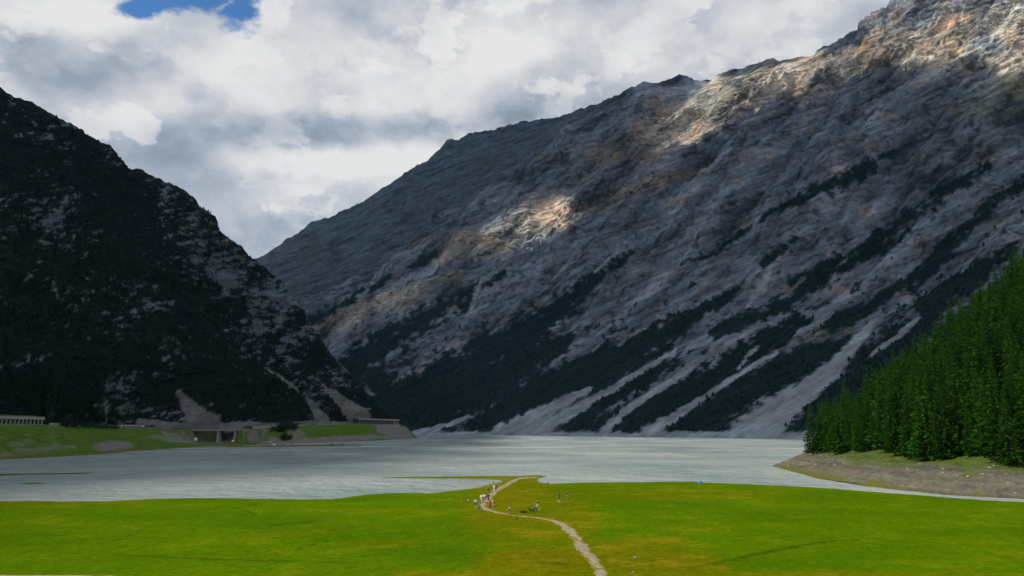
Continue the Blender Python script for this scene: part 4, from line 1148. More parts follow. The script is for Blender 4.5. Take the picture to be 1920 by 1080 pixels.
def building(loc, L, W, H, rz, label):
    e = empty('roadside_building', loc, rz); tag(e, label, 'building')
    part('wall', M_WHITE, e, ((0, 0, H / 2), (L, W, H)))
    part('roof', M_WHITE, e, ((0, 0, H + 0.2), (L + 1.6, W + 1.6, 0.4)))
    n = int(L / 3)
    for k in range(n):
        x = -L / 2 + (k + 0.5) * L / n
        w = part('window', M_GLASS, e, ((x, -W / 2 - 0.03, H * 0.55), (L / n * 0.72, 0.08, H * 0.5)))
        part('frame', M_METAL, w, ((x, -W / 2 - 0.08, H * 0.28), (L / n * 0.76, 0.08, 0.1)))
building((-329, 650, 15.2), 19, 8, 2.6, 0.15, 'low white flat-roofed building beside the road with a row of dark windows')


def wheel_mesh(r, w, n=14):
    bm = bmesh.new()
    bmesh.ops.create_cone(bm, cap_ends=True, segments=n, radius1=r, radius2=r, depth=w, matrix=Matrix.Rotation(math.pi / 2, 4, 'X'))
    me = bpy.data.meshes.new('wheel'); bm.to_mesh(me); bm.free(); me.materials.append(M_RUBBER)
    return me
WHEEL = wheel_mesh(0.33, 0.22)
HUB = wheel_mesh(0.19, 0.24); HUB.materials.clear(); HUB.materials.append(M_METAL)


def loft_x(bm, sections):
    """closed hull through sections: (x, [(y, z), ...])"""
    prev = None
    for x, ring in sections:
        vs = [bm.verts.new((x, y, z)) for y, z in ring]
        if prev:
            for k in range(len(vs)): bm.faces.new((prev[k], prev[(k + 1) % len(vs)], vs[(k + 1) % len(vs)], vs[k]))
        else: bm.faces.new(vs[::-1])
        prev = vs
    bm.faces.new(prev)


def car(loc, rz, col, name, label, van=False):
    e = empty('camper_van' if van else 'parked_car', loc, rz); tag(e, label, 'van' if van else 'car')
    paint = mat_plain('paint_' + name, col, 0.3, vary=0.04, spec=0.5)
    def ring(w, zb, zt): return [(-w, zb), (w, zb), (w * 1.02, (zb + zt) / 2), (w * 0.93, zt), (-w * 0.93, zt), (-w * 1.02, (zb + zt) / 2)]
    bm = bmesh.new(); H = 1.0 if van else 0.85
    loft_x(bm, [(-2.15, ring(.78, .35, .75)), (-2.05, ring(.84, .25, H)), (0.8, ring(.86, .22, H + .04)), (1.9, ring(.84, .25, .78)), (2.15, ring(.74, .35, .6))])
    me = bpy.data.meshes.new('body'); bm.to_mesh(me); bm.free(); link('body', me, paint, e)
    bm = bmesh.new()
    if van: loft_x(bm, [(-2.1, ring(.82, .98, 2.4)), (0.7, ring(.84, 1.0, 2.5)), (1.5, ring(.78, 1.0, 1.5))])
    else: loft_x(bm, [(-1.7, ring(.74, .84, .95)), (-1.2, ring(.74, .84, 1.42)), (0.2, ring(.74, .88, 1.46)), (1.0, ring(.74, .88, .98))])
    me = bpy.data.meshes.new('cabin'); bm.to_mesh(me); bm.free(); link('cabin', me, paint if van else M_GLASS, e)
    part('roof', paint, e, ((-0.5, 0, 2.52 if van else 1.47), (1.4 if not van else 2.6, 1.36, 0.06)))
    if van: part('windscreen', M_GLASS, e, ((1.28, 0, 1.55), (0.1, 1.4, 0.6)))
    for x in (-1.3, 1.3):
        for y in (-.8, .8):
            w = link('wheel', WHEEL, None, e); w.location = (x, y, .33); h = link('hub', HUB, None, w)
    for y in (-.6, .6): part('headlight', M_WHITE, e, ((2.08, y, .62), (.14, .28, .14)))
    return e
car((-314.5, 543, float(road_z(543)) + 0.15), 1.57, (0.75, 0.76, 0.77), 'white', 'tall white camper van on the road behind the parapet wall', True)
g = G(623, 834.6, 0.05); car((g[0], g[1], lz(g[0], g[1])), 0.2, (0.03, 0.035, 0.04), 'black', 'dark car parked on the thin tongue of beach')
g = G(643, 834.6, 0.05); car((g[0], g[1], lz(g[0], g[1])), 0.5, (0.12, 0.16, 0.19), 'greyblue', 'grey-blue car parked near the tip of the beach tongue')
car((-249, 940, float(road_z(940)) + 0.15), 1.3, (0.04, 0.05, 0.06), 'darkgrey', 'dark car driving on the road above the green bank')


def boat(loc, rz, L, label, cabin, group=None, col=None):
    e = empty('tour_boat' if cabin else 'dinghy', loc, rz); tag(e, label, 'boat', group)
    bm = bmesh.new(); w = L * (0.13 if cabin else 0.18); h = L * 0.10 + 0.25
    secs = []
    for t in np.linspace(0, 1, 9):
        k = 0.85 + 0.15 * min(1, t * 4) if t < 0.55 else max(0.04, 1 - ((t - 0.55) / 0.45) ** 2)
        x = (t - 0.5) * L; sh = h * (1 + 0.35 * max(0, t - 0.6))
        secs.append((x, [(-w * k * 0.45, 0.02), (w * k * 0.45, 0.02), (w * k, h * 0.5), (w * k * 1.05, sh), (-w * k * 1.05, sh), (-w * k, h * 0.5)]))
    loft_x(bm, secs); me = bpy.data.meshes.new('hull'); bm.to_mesh(me); bm.free(); link('hull', me, M_WHITE, e)
    part('stripe', mat_plain('navy_stripe', (0.03, 0.05, 0.12), 0.4), e, ((-0.05 * L, 0, h * 0.72), (L * 0.72, w * 2.13, h * 0.22)))
    if cabin:
        part('cabin', M_GLASS, e, ((-0.08 * L, 0, h + 0.75), (L * 0.6, w * 1.7, 1.5), 0, 0.95))
        part('canopy', M_WHITE, e, ((-0.08 * L, 0, h + 1.75), (L * 0.7, w * 2.0, 0.25), 0, 0.95))
        for x in np.linspace(-0.4, 0.24, 6): part('canopy_post', M_WHITE, e, ((x * L, -w * 0.9, h + 0.8), (0.14, 0.14, 1.7)))
    else:
        part('seat', M_DARK, e, ((0, 0, h + 0.02), (0.35, w * 1.7, 0.08)))
        part('outboard_motor', M_DARK, e, ((-L * 0.52, 0, h + 0.1), (0.3, 0.3, 0.8)))
    return e
def beach(px, py): g = G(px, py, 0.0); return (g[0], g[1], lz(g[0], g[1]))
p = beach(503, 835.6); boat(p, 0.08, 13.0, 'white covered tour boat drawn up on the beach tongue', True)
for k, (px, py, a) in enumerate(((462, 836.2, 0.5), (471, 836.6, 0.9), (482, 836.4, 0.2))):
    boat(beach(px, py), a, 4.6, 'small white dinghy lying on the beach beside the covered tour boat', False, 'dinghies beside the tour boat')
boat(beach(536, 836.0), 0.0, 5.2, 'single white dinghy farther out along the beach tongue between boat and cars', False)


def dome(loc, r, h, col, name, cat, label, mname):
    bm = bmesh.new(); bmesh.ops.create_uvsphere(bm, u_segments=16, v_segments=10, radius=1.0)
    bmesh.ops.delete(bm, geom=[v for v in bm.verts if v.co.z < -0.05], context='VERTS')
    for v in bm.verts:
        a = math.atan2(v.co.y, v.co.x); k = 1 - 0.10 * abs(math.sin(2 * a))
        v.co = Vector((v.co.x * r * k, v.co.y * r * 0.8 * k, max(0, v.co.z) * h))
    me = bpy.data.meshes.new('canopy'); bm.to_mesh(me); bm.free()
    e = empty(name, loc, 0.3); tag(e, label, cat)
    link('canopy', me, mat_plain(mname, col, 0.6), e)
    part('doorway', M_DARK, e, ((r * 0.93, 0, h * 0.28), (0.12, r * 0.5, h * 0.5), 0, 0.6))
    for a in (0.8, 2.3, 3.9, 5.5): part('peg', M_METAL, e, ((math.cos(a) * r * 1.1, math.sin(a) * r * 0.9, 0.04), (0.06, 0.06, 0.12)))
dome(beach(437, 833.5), 1.9, 2.0, (0.75, 0.75, 0.74), 'dome_tent', 'tent', 'white dome tent pitched on the olive beach under the bridge', 'white_canvas')
g = G(1313, 905.6, 0); dome((g[0], g[1], ground_z(g[0], g[1])), 0.7, 0.55, (0.03, 0.16, 0.42), 'beach_tent', 'tent', 'small blue pop-up shelter at the meadow edge by the water', 'blue_nylon')

e = empty('notice_board', beach(366, 836.5)); tag(e, 'white notice board on two posts on the olive beach', 'sign')
part('board', M_WHITE, e, ((0, 0, 3.4), (2.6, 0.12, 2.4))); part('frame', M_METAL, e, ((0, 0.1, 3.4), (2.8, 0.08, 2.6)))
part('post', M_METAL, e, ((-1.0, 0.18, 1.3), (0.14, 0.14, 3.4))); part('post', M_METAL, e, ((1.0, 0.18, 1.3), (0.14, 0.14, 3.4)))


# ---- bushes and the dark spruces of the left shore
def bush_mesh(seed, n=420):
    r = np.random.default_rng(seed); V, F = [], []
    lobes = [(r.normal(0, 0.35), r.normal(0, 0.35), r.uniform(0.35, 0.75), r.uniform(0.3, 0.5)) for _ in range(7)]
    for k in range(n):
        lx_, ly_, lz_, lr = lobes[k % 7]
        d = r.normal(0, 1, 3); d /= np.linalg.norm(d)
        c = np.array([lx_, ly_, lz_]) + d * lr * r.uniform(0.6, 1.05); c[2] = max(0.03, c[2])
        a, b = r.normal(0, 0.085, 3), r.normal(0, 0.085, 3)
        V += [c, c + a, c + b, c - a * 0.6 + b * 0.4]; q = len(V) - 4; F += [(q, q + 1, q + 2), (q, q + 2, q + 3)]
    fol = np_mesh('foliage', np.array(V), np.array(F), False); fol.materials.append(M_BUSH)
    bm = bmesh.new()
    for q in lobes[:4]:
        p1 = Vector((q[0] * 0.8, q[1] * 0.8, q[2])); s = 0.03
        vs = [bm.verts.new((s, 0, -0.05)), bm.verts.new((-s, s, -0.05)), bm.verts.new((-s, -s, -0.05)), bm.verts.new(p1)]
        for f in ((0, 1, 3), (1, 2, 3), (2, 0, 3)): bm.faces.new([vs[i] for i in f])
    st = bpy.data.meshes.new('stem'); bm.to_mesh(st); bm.free(); st.materials.append(M_BARK)
    return fol, st
BUSHES = [bush_mesh(50 + k) for k in range(4)]

def bush(loc, s, label, group, k):
    e = empty('bush', loc, random.uniform(0, 6.28), s); tag(e, label, 'bush', group)
    link('foliage', BUSHES[k % 4][0], None, e); link('stem', BUSHES[k % 4][1], None, e)

def on_slope(px, X):            # the point of the left shore on this photo column at lateral position X
    Y = X / ((px - CX) / F_PX) * (CP + 0.0) / 1.0
    return (X, Y, lz(X, Y) - 0.1)
bush(on_slope(153, -309.0), 7.0, 'large dark bush in front of the pale parapet wall', None, 0)
for k, (px, s) in enumerate(((168, 4.0), (178, 4.6), (188, 3.6), (197, 4.4), (207, 3.4), (217, 3.4), (226, 3.6), (236, 3.2), (244, 3.2))):
    bush(on_slope(px, -308.0 + random.uniform(-1, 2)), s, 'low dark shrub in the row below the roadside wall', 'shrubs below the roadside wall', k)
for k, (px, X, s) in enumerate(((543, -256, 9), (552, -254, 10), (560, -252, 8), (566, -250, 7), (548, -247, 7), (557, -244, 6), (535, -259, 6))):
    bush(on_slope(px, X), s, 'dark green bush in the clump on the rocks beside the road past the bridge', 'bush clump past the bridge', k)


def left_wood():
    r = np.random.default_rng(61)
    xs = [-200, 0, 60, 100, 140, 170, 195, 215]; ys = [700, 712, 722, 742, 764, 778, 790, 800]
    ok = (lx > -90) & (lx < 212) & (ly > np.interp(lx, xs, ys) + 2) & (ly < 800) & (LV > 0.004)[None] & (LV < 0.5)[None]
    idx = np.argwhere(ok); r.shuffle(idx)
    taken = []; n = 0
    for i, j in idx:
        p = LP[i, j]
        if any((p[0] - q[0]) ** 2 + (p[1] - q[1]) ** 2 < 5.2 ** 2 for q in taken): continue
        taken.append(p)
        vi = int(r.integers(0, 4)); near = LV[j] < 0.03
        plant(vi, tuple(p - np.array([0, 0, 0.4])), r.uniform(0.55, 0.85),
              'dark spruce at the foot of the wood right behind the road gallery' if near else 'dark spruce in the shaded wood on the slope above the road gallery',
              'spruces at the foot of the shaded wood' if near else 'spruces of the shaded wood', 'tree', 'spruce_tree', VARIANTS_DARK)
        n += 1
        if n >= 60: break
left_wood()

# ------------------------------------------------------------------ people and dogs on the meadow
PENDING = []
def skin_later(name, nodes, edges, parent, mat, root=0, sub=1, extra=None):
    me = bpy.data.meshes.new(name)
    me.from_pydata([n[:3] for n in nodes], edges, [])
    o = bpy.data.objects.new('tmp', me); COL.objects.link(o)
    m = o.modifiers.new('skin', 'SKIN'); m.use_smooth_shade = True
    if not me.skin_vertices: me.skin_vertices.new()
    for k, n in enumerate(nodes):
        rr = n[3] if isinstance(n[3], tuple) else (n[3], n[3])
        me.skin_vertices[0].data[k].radius = rr
    me.skin_vertices[0].data[root].use_root = True
    s = o.modifiers.new('sub', 'SUBSURF'); s.levels = sub; s.render_levels = sub
    PENDING.append((o, name, parent, mat, extra))


def finish_skins():
    bpy.context.view_layer.update()
    dg = bpy.context.evaluated_depsgraph_get()
    out = []
    for o, name, parent, mat, extra in PENDING:
        me = bpy.data.meshes.new_from_object(o.evaluated_get(dg)); me.name = name
        out.append((me, name, parent, mat, extra))
    for o, *_ in PENDING: bpy.data.objects.remove(o)
    for me, name, parent, mat, extra in out:
        me.materials.clear(); me.materials.append(mat)
        if extra:
            bm = bmesh.new(); bm.from_mesh(me); extra(bm); bm.to_mesh(me); bm.free()
        link(name, me, None, parent)


def tube(bm, pts, radii, n=5):
    prev = None
    for k, (p, r_) in enumerate(zip(pts, radii)):
        p = Vector(p); d = (Vector(pts[min(k + 1, len(pts) - 1)]) - Vector(pts[max(k - 1, 0)])).normalized()
        a = d.orthogonal().normalized(); b = d.cross(a)
        ring = [bm.verts.new(p + (a * math.cos(2 * math.pi * q / n) + b * math.sin(2 * math.pi * q / n)) * r_) for q in range(n)]
        if prev: [bm.faces.new((prev[q], prev[(q + 1) % n], ring[(q + 1) % n], ring[q])) for q in range(n)]
        prev = ring
    bm.faces.new(prev)

SKINS = [mat_plain('skin_light', (0.55, 0.36, 0.27), 0.6, vary=0.05), mat_plain('skin_tan', (0.42, 0.26, 0.18), 0.6, vary=0.05)]

def person(px, py, hpx, face, pose, shirt, bottoms, long_legs, hair, label, sleeves=0.5, hat=None):
    g = G(px, py, -0.03)
    x, y = g[0], g[1]; z = ground_z(x, y)
    H = min(1.9, max(1.05, hpx * math.hypot(x, y) / F_PX / 1.0)) / 1.75
    e = empty('person', (x, y, z), math.radians(face), H); tag(e, label, 'person')
    r = np.random.default_rng(int(px * 7 + py))
    st = {'walk': 0.26, 'stride': 0.36, 'stand': 0.03, 'bend': 0.12}[pose]
    lean = {'walk': 0.05, 'stride': 0.09, 'stand': 0.0, 'bend': 0.42}[pose]
    hip = 0.93 - st * 0.12
    # the figure faces +y
    def sp(h): return np.array([0, lean * (h - hip) / 0.6, h - (lean ** 2) * (h - hip) * 0.9])
    chest, nk = sp(1.33), sp(1.48); hd0, hd1, hd2 = sp(1.55), sp(1.645) + [0, 0.015, 0], sp(1.73)
    J = {'pelvis': (0, 0, hip + 0.03, (0.16, 0.115)), 'waist': (*sp(1.10), (0.135, 0.10)), 'chest': (*chest, (0.165, 0.115)), 'neck': (*nk, 0.058), 'h0': (*hd0, (0.068, 0.075)), 'h1': (*hd1, (0.082, 0.10)), 'h2': (*hd2, (0.055, 0.065))}
    E = [('pelvis', 'waist'), ('waist', 'chest'), ('chest', 'neck'), ('neck', 'h0'), ('h0', 'h1'), ('h1', 'h2')]
    hands = []
    for s, ph in ((-1, 1), (1, -1)):
        sw = ph * st
        kn = (s * 0.095, sw * 0.55 + 0.05, 0.50); an = (s * 0.09, sw * 1.0 - (0.04 if sw < 0 else 0), 0.085 + (0.05 if sw < -0.1 else 0)); to = (s * 0.11, an[1] + 0.15, an[2] - 0.045)
        J[f'hip{s}'] = (s * 0.095, 0, hip - 0.04, 0.098); J[f'thigh{s}'] = (s * 0.097, kn[1] * 0.5, 0.72, 0.082); J[f'knee{s}'] = (*kn, 0.058)
        J[f'calf{s}'] = (s * 0.093, (kn[1] + an[1]) / 2 - 0.02, 0.33, 0.056); J[f'ankle{s}'] = (*an, 0.038); J[f'toe{s}'] = (*to, 0.034)
        E += [('pelvis', f'hip{s}'), (f'hip{s}', f'thigh{s}'), (f'thigh{s}', f'knee{s}'), (f'knee{s}', f'calf{s}'), (f'calf{s}', f'ankle{s}'), (f'ankle{s}', f'toe{s}')]
        shd = sp(1.40) + [s * 0.185, 0, 0]
        a = -sw * 0.9 + (0.30 if pose == 'bend' else 0.03)
        el = shd + np.array([s * 0.06, a * 0.45, -0.275]); wr = el + np.array([s * 0.01, a * 0.6 + 0.09, -0.235]); hn = wr + np.array([0, 0.02, -0.075])
        J[f'sh{s}'] = (*shd, 0.058); J[f'el{s}'] = (*el, 0.042); J[f'wr{s}'] = (*wr, 0.028); J[f'hn{s}'] = (*hn, (0.034, 0.02))
        E += [('chest', f'sh{s}'), (f'sh{s}', f'el{s}'), (f'el{s}', f'wr{s}'), (f'wr{s}', f'hn{s}')]
        hands.append((s, hn))
    names = list(J); ix = {n: i for i, n in enumerate(names)}
    skin = SKINS[int(r.integers(0, 2))]
    def extra(bm):
        for s, hn in hands:
            for q, (o, l) in enumerate(((-0.026, 0.065), (-0.009, 0.078), (0.009, 0.074), (0.025, 0.058))):
                b0 = Vector(hn) + Vector((0, o, -0.01)); tube(bm, [b0, b0 + Vector((-s * 0.006, 0, -l * 0.6)), b0 + Vector((-s * 0.022, 0.004, -l))], [0.009, 0.0085, 0.007])
            b0 = Vector(hn) + Vector((0, 0.03, 0.03)); tube(bm, [b0, b0 + Vector((-s * 0.01, 0.03, -0.03)), b0 + Vector((-s * 0.02, 0.035, -0.06))], [0.011, 0.010, 0.008])
        n0 = Vector(hd1) + Vector((0, 0.095, -0.02)); tube(bm, [n0 + Vector((0, -0.02, 0.03)), n0 + Vector((0, 0.018, -0.01))], [0.008, 0.014])
        for s in (-1, 1):
            tube(bm, [Vector(hd1) + Vector((s * 0.078, 0, 0.03)), Vector(hd1) + Vector((s * 0.094, -0.005, 0.0)), Vector(hd1) + Vector((s * 0.08, 0.0, -0.035))], [0.010, 0.014, 0.008])
    skin_later('body', [J[n] for n in names], [(ix[a], ix[b]) for a, b in E], e, skin, 0, 1, extra)
    def garment(nm, keys, eds, grow, mat):
        nd = []
        for k in keys:
            v = J[k] if isinstance(k, str) else k
            rr = v[3] if isinstance(v[3], tuple) else (v[3], v[3]); nd.append((*v[:3], (rr[0] + grow, rr[1] + grow)))
        skin_later(nm, nd, eds, e, mat, 0, 1)
    def mid(a, b, t): A, B = np.array(J[a][:3]), np.array(J[b][:3]); ra = J[a][3] if not isinstance(J[a][3], tuple) else J[a][3][0]; return (*(A + (B - A) * t), ra)
    sl = ['pelvis', 'waist', 'chest', 'sh-1', mid('sh-1', 'el-1', 0.9 if sleeves < 0.8 else 1.0), 'sh1', mid('sh1', 'el1', 0.9 if sleeves < 0.8 else 1.0)]
    ed = [(0, 1), (1, 2), (2, 3), (3, 4), (2, 5), (5, 6)]
    if sleeves > 0.8:
        sl += [mid('el-1', 'wr-1', 0.9), mid('el1', 'wr1', 0.9)]; ed += [(4, 7), (6, 8)]
    mname = lambda c: 'cloth_%d_%d_%d' % tuple(int(255 * q) for q in c)
    garment('shirt', sl, ed, 0.016, mat_plain(mname(shirt), shirt, 0.9, vary=0.1))
    lg = ['pelvis']; ed = []
    for s in (-1, 1):
        b = len(lg); lg += [f'hip{s}', f'thigh{s}', f'knee{s}']; ed += [(0, b), (b, b + 1), (b + 1, b + 2)]
        if long_legs: lg += [f'calf{s}', mid(f'calf{s}', f'ankle{s}', 0.85)]; ed += [(b + 2, b + 3), (b + 3, b + 4)]
    garment('trousers' if long_legs else 'shorts', lg, ed, 0.012, mat_plain(mname(bottoms), bottoms, 0.9, vary=0.1))
    hc = Vector(hd1) + Vector((0, -0.012, 0.028))
    bm = bmesh.new(); bmesh.ops.create_uvsphere(bm, u_segments=12, v_segments=8, radius=1)
    bmesh.ops.delete(bm, geom=[v for v in bm.verts if v.co.z < -0.35 or (v.co.y > 0.55 and v.co.z < 0.25)], context='VERTS')
    for v in bm.verts: v.co = hc + Vector((v.co.x * 0.102, v.co.y * 0.118, v.co.z * 0.108))
    me = bpy.data.meshes.new('hair'); bm.to_mesh(me); bm.free(); link('hair', me, mat_plain(mname(hair), hair, 0.8), e)
    if hat:
        o = part('cap', mat_plain(mname(hat), hat, 0.8), e, ((hc.x, hc.y, hc.z + 0.085), (0.21, 0.24, 0.10), 0, 0.7), ((hc.x, hc.y + 0.16, hc.z + 0.05), (0.16, 0.12, 0.015)))
    for s in (-1, 1):
        an = J[f'ankle{s}']
        part('shoe', mat_plain('shoe_%d' % (int(px) % 3), [(0.5, 0.5, 0.48), (0.05, 0.05, 0.05), (0.2, 0.15, 0.1)][int(px) % 3], 0.7), e, ((an[0], an[1] + 0.06, an[2] - 0.03), (0.095, 0.27, 0.10), 0, 0.8))
    return e, H

BLK = (0.018, 0.018, 0.02); DRK = (0.04, 0.035, 0.03); WHT = (0.75, 0.75, 0.72); BRN = (0.06, 0.035, 0.02); BLD = (0.3, 0.2, 0.09)
person(891.5, 952.0, 17.0, 8, 'walk', (0.50, 0.66, 0.82), DRK, False, BRN, 'person in pale blue shirt and dark shorts walking off beside the path')
person(898.3, 960.2, 15.0, -150, 'stride', (0.14, 0.22, 0.40), (0.03, 0.035, 0.06), False, DRK, 'person in blue-grey shirt and dark shorts striding on the grass edge', hat=(0.2, 0.2, 0.12))
person(902.5, 943.6, 16.5, -10, 'walk', (0.78, 0.74, 0.60), (0.55, 0.53, 0.48), False, BRN, 'person in cream shirt with pale shorts at the edge of the group')
person(907.8, 942.6, 16.5, -5, 'walk', (0.80, 0.80, 0.82), (0.25, 0.12, 0.10), False, BRN, 'person in white shirt and reddish shorts in the middle of the group')
person(905.4, 940.6, 15.5, 5, 'stand', BLK, BLK, False, BLK, 'person dressed all in black between the cream shirt and the white shirt')
person(915.8, 940.6, 15.0, -20, 'walk', (0.02, 0.022, 0.03), (0.03, 0.03, 0.04), True, BLK, 'person in black jacket and long black trousers leading the group', sleeves=1)
person(912.4, 941.6, 14.0, 10, 'walk', (0.10, 0.11, 0.14), (0.4, 0.35, 0.3), False, BLK, 'person in charcoal top and beige shorts beside the black jacket')
person(918.6, 955.4, 17.2, 175, 'walk', (0.55, 0.03, 0.03), (0.30, 0.04, 0.03), True, BRN, 'person in bright red top and dark red trousers on the path')
person(923.2, 947.0, 10.5, 170, 'stand', (0.72, 0.68, 0.38), (0.5, 0.45, 0.3), False, BLD, 'small child in pale yellow shirt behind the red top')
person(927.8, 954.4, 12.0, 160, 'bend', (0.72, 0.45, 0.02), (0.10, 0.04, 0.02), True, BRN, 'child in orange-yellow shirt and brown trousers leaning forward')
person(916.0, 921.6, 10.6, 0, 'stand', (0.16, 0.17, 0.18), BLK, True, BLK, 'person in grey top standing near the pond bank beside the path')
person(926.2, 921.2, 12.6, 0, 'walk', (0.82, 0.82, 0.82), (0.70, 0.70, 0.72), True, BLK, 'person dressed in white with dark hair walking next to navy clothes')
person(930.0, 920.6, 12.0, -6, 'walk', (0.02, 0.04, 0.16), (0.02, 0.03, 0.10), True, BLK, 'person in navy blue walking next to the white clothes')
person(925.0, 908.3, 8.0, 0, 'walk', (0.16, 0.07, 0.12), (0.30, 0.06, 0.05), False, BRN, 'person in plum top and red shorts walking ahead of the pair in white and navy')
person(955.4, 964.4, 14.8, 95, 'walk', (0.16, 0.62, 0.58), (0.03, 0.03, 0.04), False, BLK, 'person in turquoise shirt walking alone on the path')
person(1003.8, 961.0, 17.0, 75, 'walk', (0.03, 0.30, 0.18), (0.03, 0.05, 0.05), True, BRN, 'person in green shirt and dark trousers beside the black dog')
person(1008.2, 957.2, 18.6, 70, 'stride', BLK, (0.72, 0.72, 0.70), False, BLK, 'person in black top and white shorts stepping behind the green shirt')
person(1047.6, 941.6, 17.0, 200, 'walk', (0.10, 0.10, 0.03), (0.02, 0.10, 0.10), False, BLK, 'person in olive top, teal shorts and black cap on open grass', hat=BLK)
person(1063.2, 937.8, 14.6, 180, 'stand', BLK, (0.10, 0.34, 0.14), True, BLK, 'person in black top and light green trousers on open grass')


def dog(px, py, face, lying, label, col=(0.015, 0.014, 0.014), L=1.0):
    g = G(px, py, -0.03); e = empty('dog', (g[0], g[1], ground_z(g[0], g[1])), math.radians(face), L); tag(e, label, 'dog')
    m = mat_plain('dark_fur', col, 0.85)
    hz = 0.14 if lying else 0.50
    N_ = [(-0.30, 0, hz, (0.10, 0.11)), (-0.05, 0, hz - 0.01, (0.105, 0.12)), (0.25, 0, hz + 0.0, (0.12, 0.15)), (0.42, 0, hz + (0.08 if lying else 0.16), 0.085), (0.52, 0, hz + (0.12 if lying else 0.26), 0.085), (0.64, 0, hz + (0.10 if lying else 0.24), 0.05), (0.72, 0, hz + (0.09 if lying else 0.22), 0.035),
          (-0.42, 0, hz + 0.04, 0.04), (-0.58, 0, hz + (-0.06 if lying else 0.10), 0.028), (-0.75, 0, hz + (-0.09 if lying else 0.18), 0.018)]
    Ed = [(0, 1), (1, 2), (2, 3), (3, 4), (4, 5), (5, 6), (0, 7), (7, 8), (8, 9)]
    for s in (-1, 1):
        b = len(N_)
        if lying:
            N_ += [(-0.30, s * 0.13, 0.11, 0.08), (-0.12, s * 0.17, 0.10, 0.05), (-0.28, s * 0.18, 0.04, 0.035), (-0.10, s * 0.18, 0.03, 0.03), (0.28, s * 0.12, 0.08, 0.06), (0.26, s * 0.13, 0.05, 0.04), (0.45, s * 0.13, 0.035, 0.032), (0.60, s * 0.12, 0.03, 0.03)]
        else:
            N_ += [(-0.30, s * 0.09, 0.44, 0.085), (-0.24, s * 0.10, 0.30, 0.055), (-0.40, s * 0.10, 0.18, 0.03), (-0.37, s * 0.10, 0.035, 0.03), (0.26, s * 0.10, 0.40, 0.06), (0.24, s * 0.10, 0.27, 0.045), (0.28, s * 0.10, 0.15, 0.03), (0.29, s * 0.10, 0.035, 0.03)]
        Ed += [(0, b), (b, b + 1), (b + 1, b + 2), (b + 2, b + 3), (2, b + 4), (b + 4, b + 5), (b + 5, b + 6), (b + 6, b + 7)]
    hd = Vector(N_[4][:3])
    def extra(bm):
        for s in (-1, 1):
            vs = [bm.verts.new(hd + Vector(q)) for q in ((-0.02, s * 0.05, 0.06), (0.03, s * 0.06, 0.06), (-0.01, s * 0.085, 0.02), (-0.02, s * 0.07, 0.13))]
            for f in ((0, 1, 3), (1, 2, 3), (2, 0, 3)): bm.faces.new([vs[i] for i in f])
    skin_later('body', N_, Ed, e, m, 1, 1, extra)
    part('collar', mat_plain('red_collar', (0.4, 0.02, 0.02), 0.6), e, ((0.43, 0, hz + (0.09 if lying else 0.17)), (0.05, 0.19, 0.19)))
dog(998.0, 963.4, 185, False, 'black dog standing beside the green-shirted person', L=1.15)
dog(983.0, 962.6, 184, True, 'black dog lying stretched out on the grass above the path', (0.012, 0.012, 0.012), L=1.25)
finish_skins()


def bicycle(px, py, rz):
    g = G(px, py, 0); e = empty('bicycle', (g[0], g[1], ground_z(g[0], g[1])), rz); tag(e, 'small dark bicycle left standing in the grass by the inlet', 'bicycle')
    dk = mat_plain('bicycle_paint', (0.03, 0.03, 0.03), 0.4)
    for x in (-0.5, 0.5):
        bm = bmesh.new(); tube(bm, [(0.3 * math.cos(a), 0, 0.3 * math.sin(a)) for a in np.linspace(0, 2 * math.pi, 19)], [0.025] * 19)
        me = bpy.data.meshes.new('wheel'); bm.to_mesh(me); bm.free(); w = link('wheel', me, M_RUBBER, e); w.location = (x, 0, 0.32)
        bm = bmesh.new()
        for a in np.linspace(0, math.pi, 6)[:-1]: tube(bm, [(0.29 * math.cos(a), 0, 0.29 * math.sin(a)), (-0.29 * math.cos(a), 0, -0.29 * math.sin(a))], [0.004, 0.004], 3)
        me = bpy.data.meshes.new('spokes'); bm.to_mesh(me); bm.free(); link('spokes', me, M_METAL, w)
    bm = bmesh.new()
    for a, b in (((-0.5, 0, 0.32), (-0.05, 0, 0.3)), ((-0.5, 0, 0.32), (-0.15, 0, 0.72)), ((-0.15, 0, 0.78), (-0.05, 0, 0.3)), ((-0.05, 0, 0.3), (0.36, 0, 0.68)), ((-0.15, 0, 0.7), (0.36, 0, 0.74)), ((0.33, 0, 0.86), (0.5, 0, 0.32))): tube(bm, [a, b], [0.022, 0.02])
    me = bpy.data.meshes.new('frame'); bm.to_mesh(me); bm.free(); link('frame', me, dk, e)
    bm = bmesh.new(); tube(bm, [(0.28, -0.28, 0.92), (0.34, -0.1, 0.88), (0.34, 0.1, 0.88), (0.28, 0.28, 0.92)], [0.016] * 4); me = bpy.data.meshes.new('handlebar'); bm.to_mesh(me); bm.free(); link('handlebar', me, dk, e)
    part('saddle', M_DARK, e, ((-0.17, 0, 0.82), (0.26, 0.14, 0.07), 0, 0.7))
    part('bag', M_WHITE, e, ((0.05, 0, 0.58), (0.3, 0.12, 0.26), 0, 0.8))
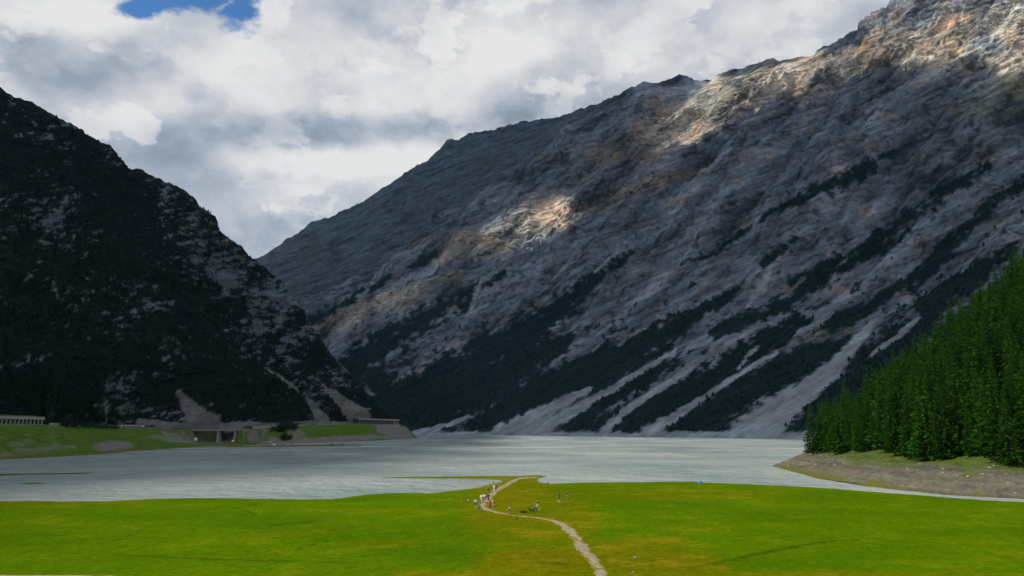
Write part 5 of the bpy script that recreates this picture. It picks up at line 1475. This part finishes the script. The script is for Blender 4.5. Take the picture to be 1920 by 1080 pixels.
bicycle(876.5, 942.5, 0.1)


def stump(px, py, s, label):
    g = G(px, py, 0); e = empty('driftwood_stump', (g[0], g[1], ground_z(g[0], g[1]) - 0.05), random.uniform(0, 6), s); tag(e, label, 'stump')
    bm = bmesh.new(); tube(bm, [(0, 0, 0), (0.05, 0, 0.3), (0.02, 0.05, 0.6), (0.15, 0.1, 0.95)], [0.34, 0.24, 0.18, 0.05], 8); me = bpy.data.meshes.new('trunk'); bm.to_mesh(me); bm.free(); link('trunk', me, M_BARK, e)
    for a in (0.3, 1.7, 2.9, 4.2, 5.3):
        bm = bmesh.new(); tube(bm, [(0, 0, 0.12), (math.cos(a) * 0.4, math.sin(a) * 0.4, 0.08), (math.cos(a) * 0.8, math.sin(a) * 0.8, 0.02)], [0.12, 0.07, 0.02], 6); me = bpy.data.meshes.new('root'); bm.to_mesh(me); bm.free(); link('root', me, M_BARK, e)
stump(968.5, 974.5, 0.5, 'dark weathered stump in the grass just below the path bend')
stump(1027.5, 906.3, 0.75, 'grey driftwood stump at the water by the tip of the path')

# ------------------------------------------------------------------ thin blue mountain air
def haze():
    x0, x1, y0, y1, z0, z1 = -8800, 8800, -8800, 8800, -7, 2700
    v = [(x, y, z) for z in (z0, z1) for x, y in ((x0, y0), (x1, y0), (x1, y1), (x0, y1))]
    me = np_mesh('haze', v, [(3, 2, 1, 0), (4, 5, 6, 7), (0, 1, 5, 4), (1, 2, 6, 5), (2, 3, 7, 6), (3, 0, 4, 7)], False)
    m = bpy.data.materials.new('mountain_air'); m.use_nodes = True
    nt = m.node_tree; nt.nodes.clear()
    o = nt.nodes.new('ShaderNodeOutputMaterial'); pv = nt.nodes.new('ShaderNodeVolumePrincipled')
    pv.inputs['Color'].default_value = (0.28, 0.58, 1.0, 1); pv.inputs['Density'].default_value = 1.4e-5; pv.inputs['Anisotropy'].default_value = 0.2
    nt.links.new(pv.outputs[0], o.inputs['Volume'])
    tag(link('haze', me, m), 'thin bluish air filling the valley', 'haze', kind='stuff')
haze()
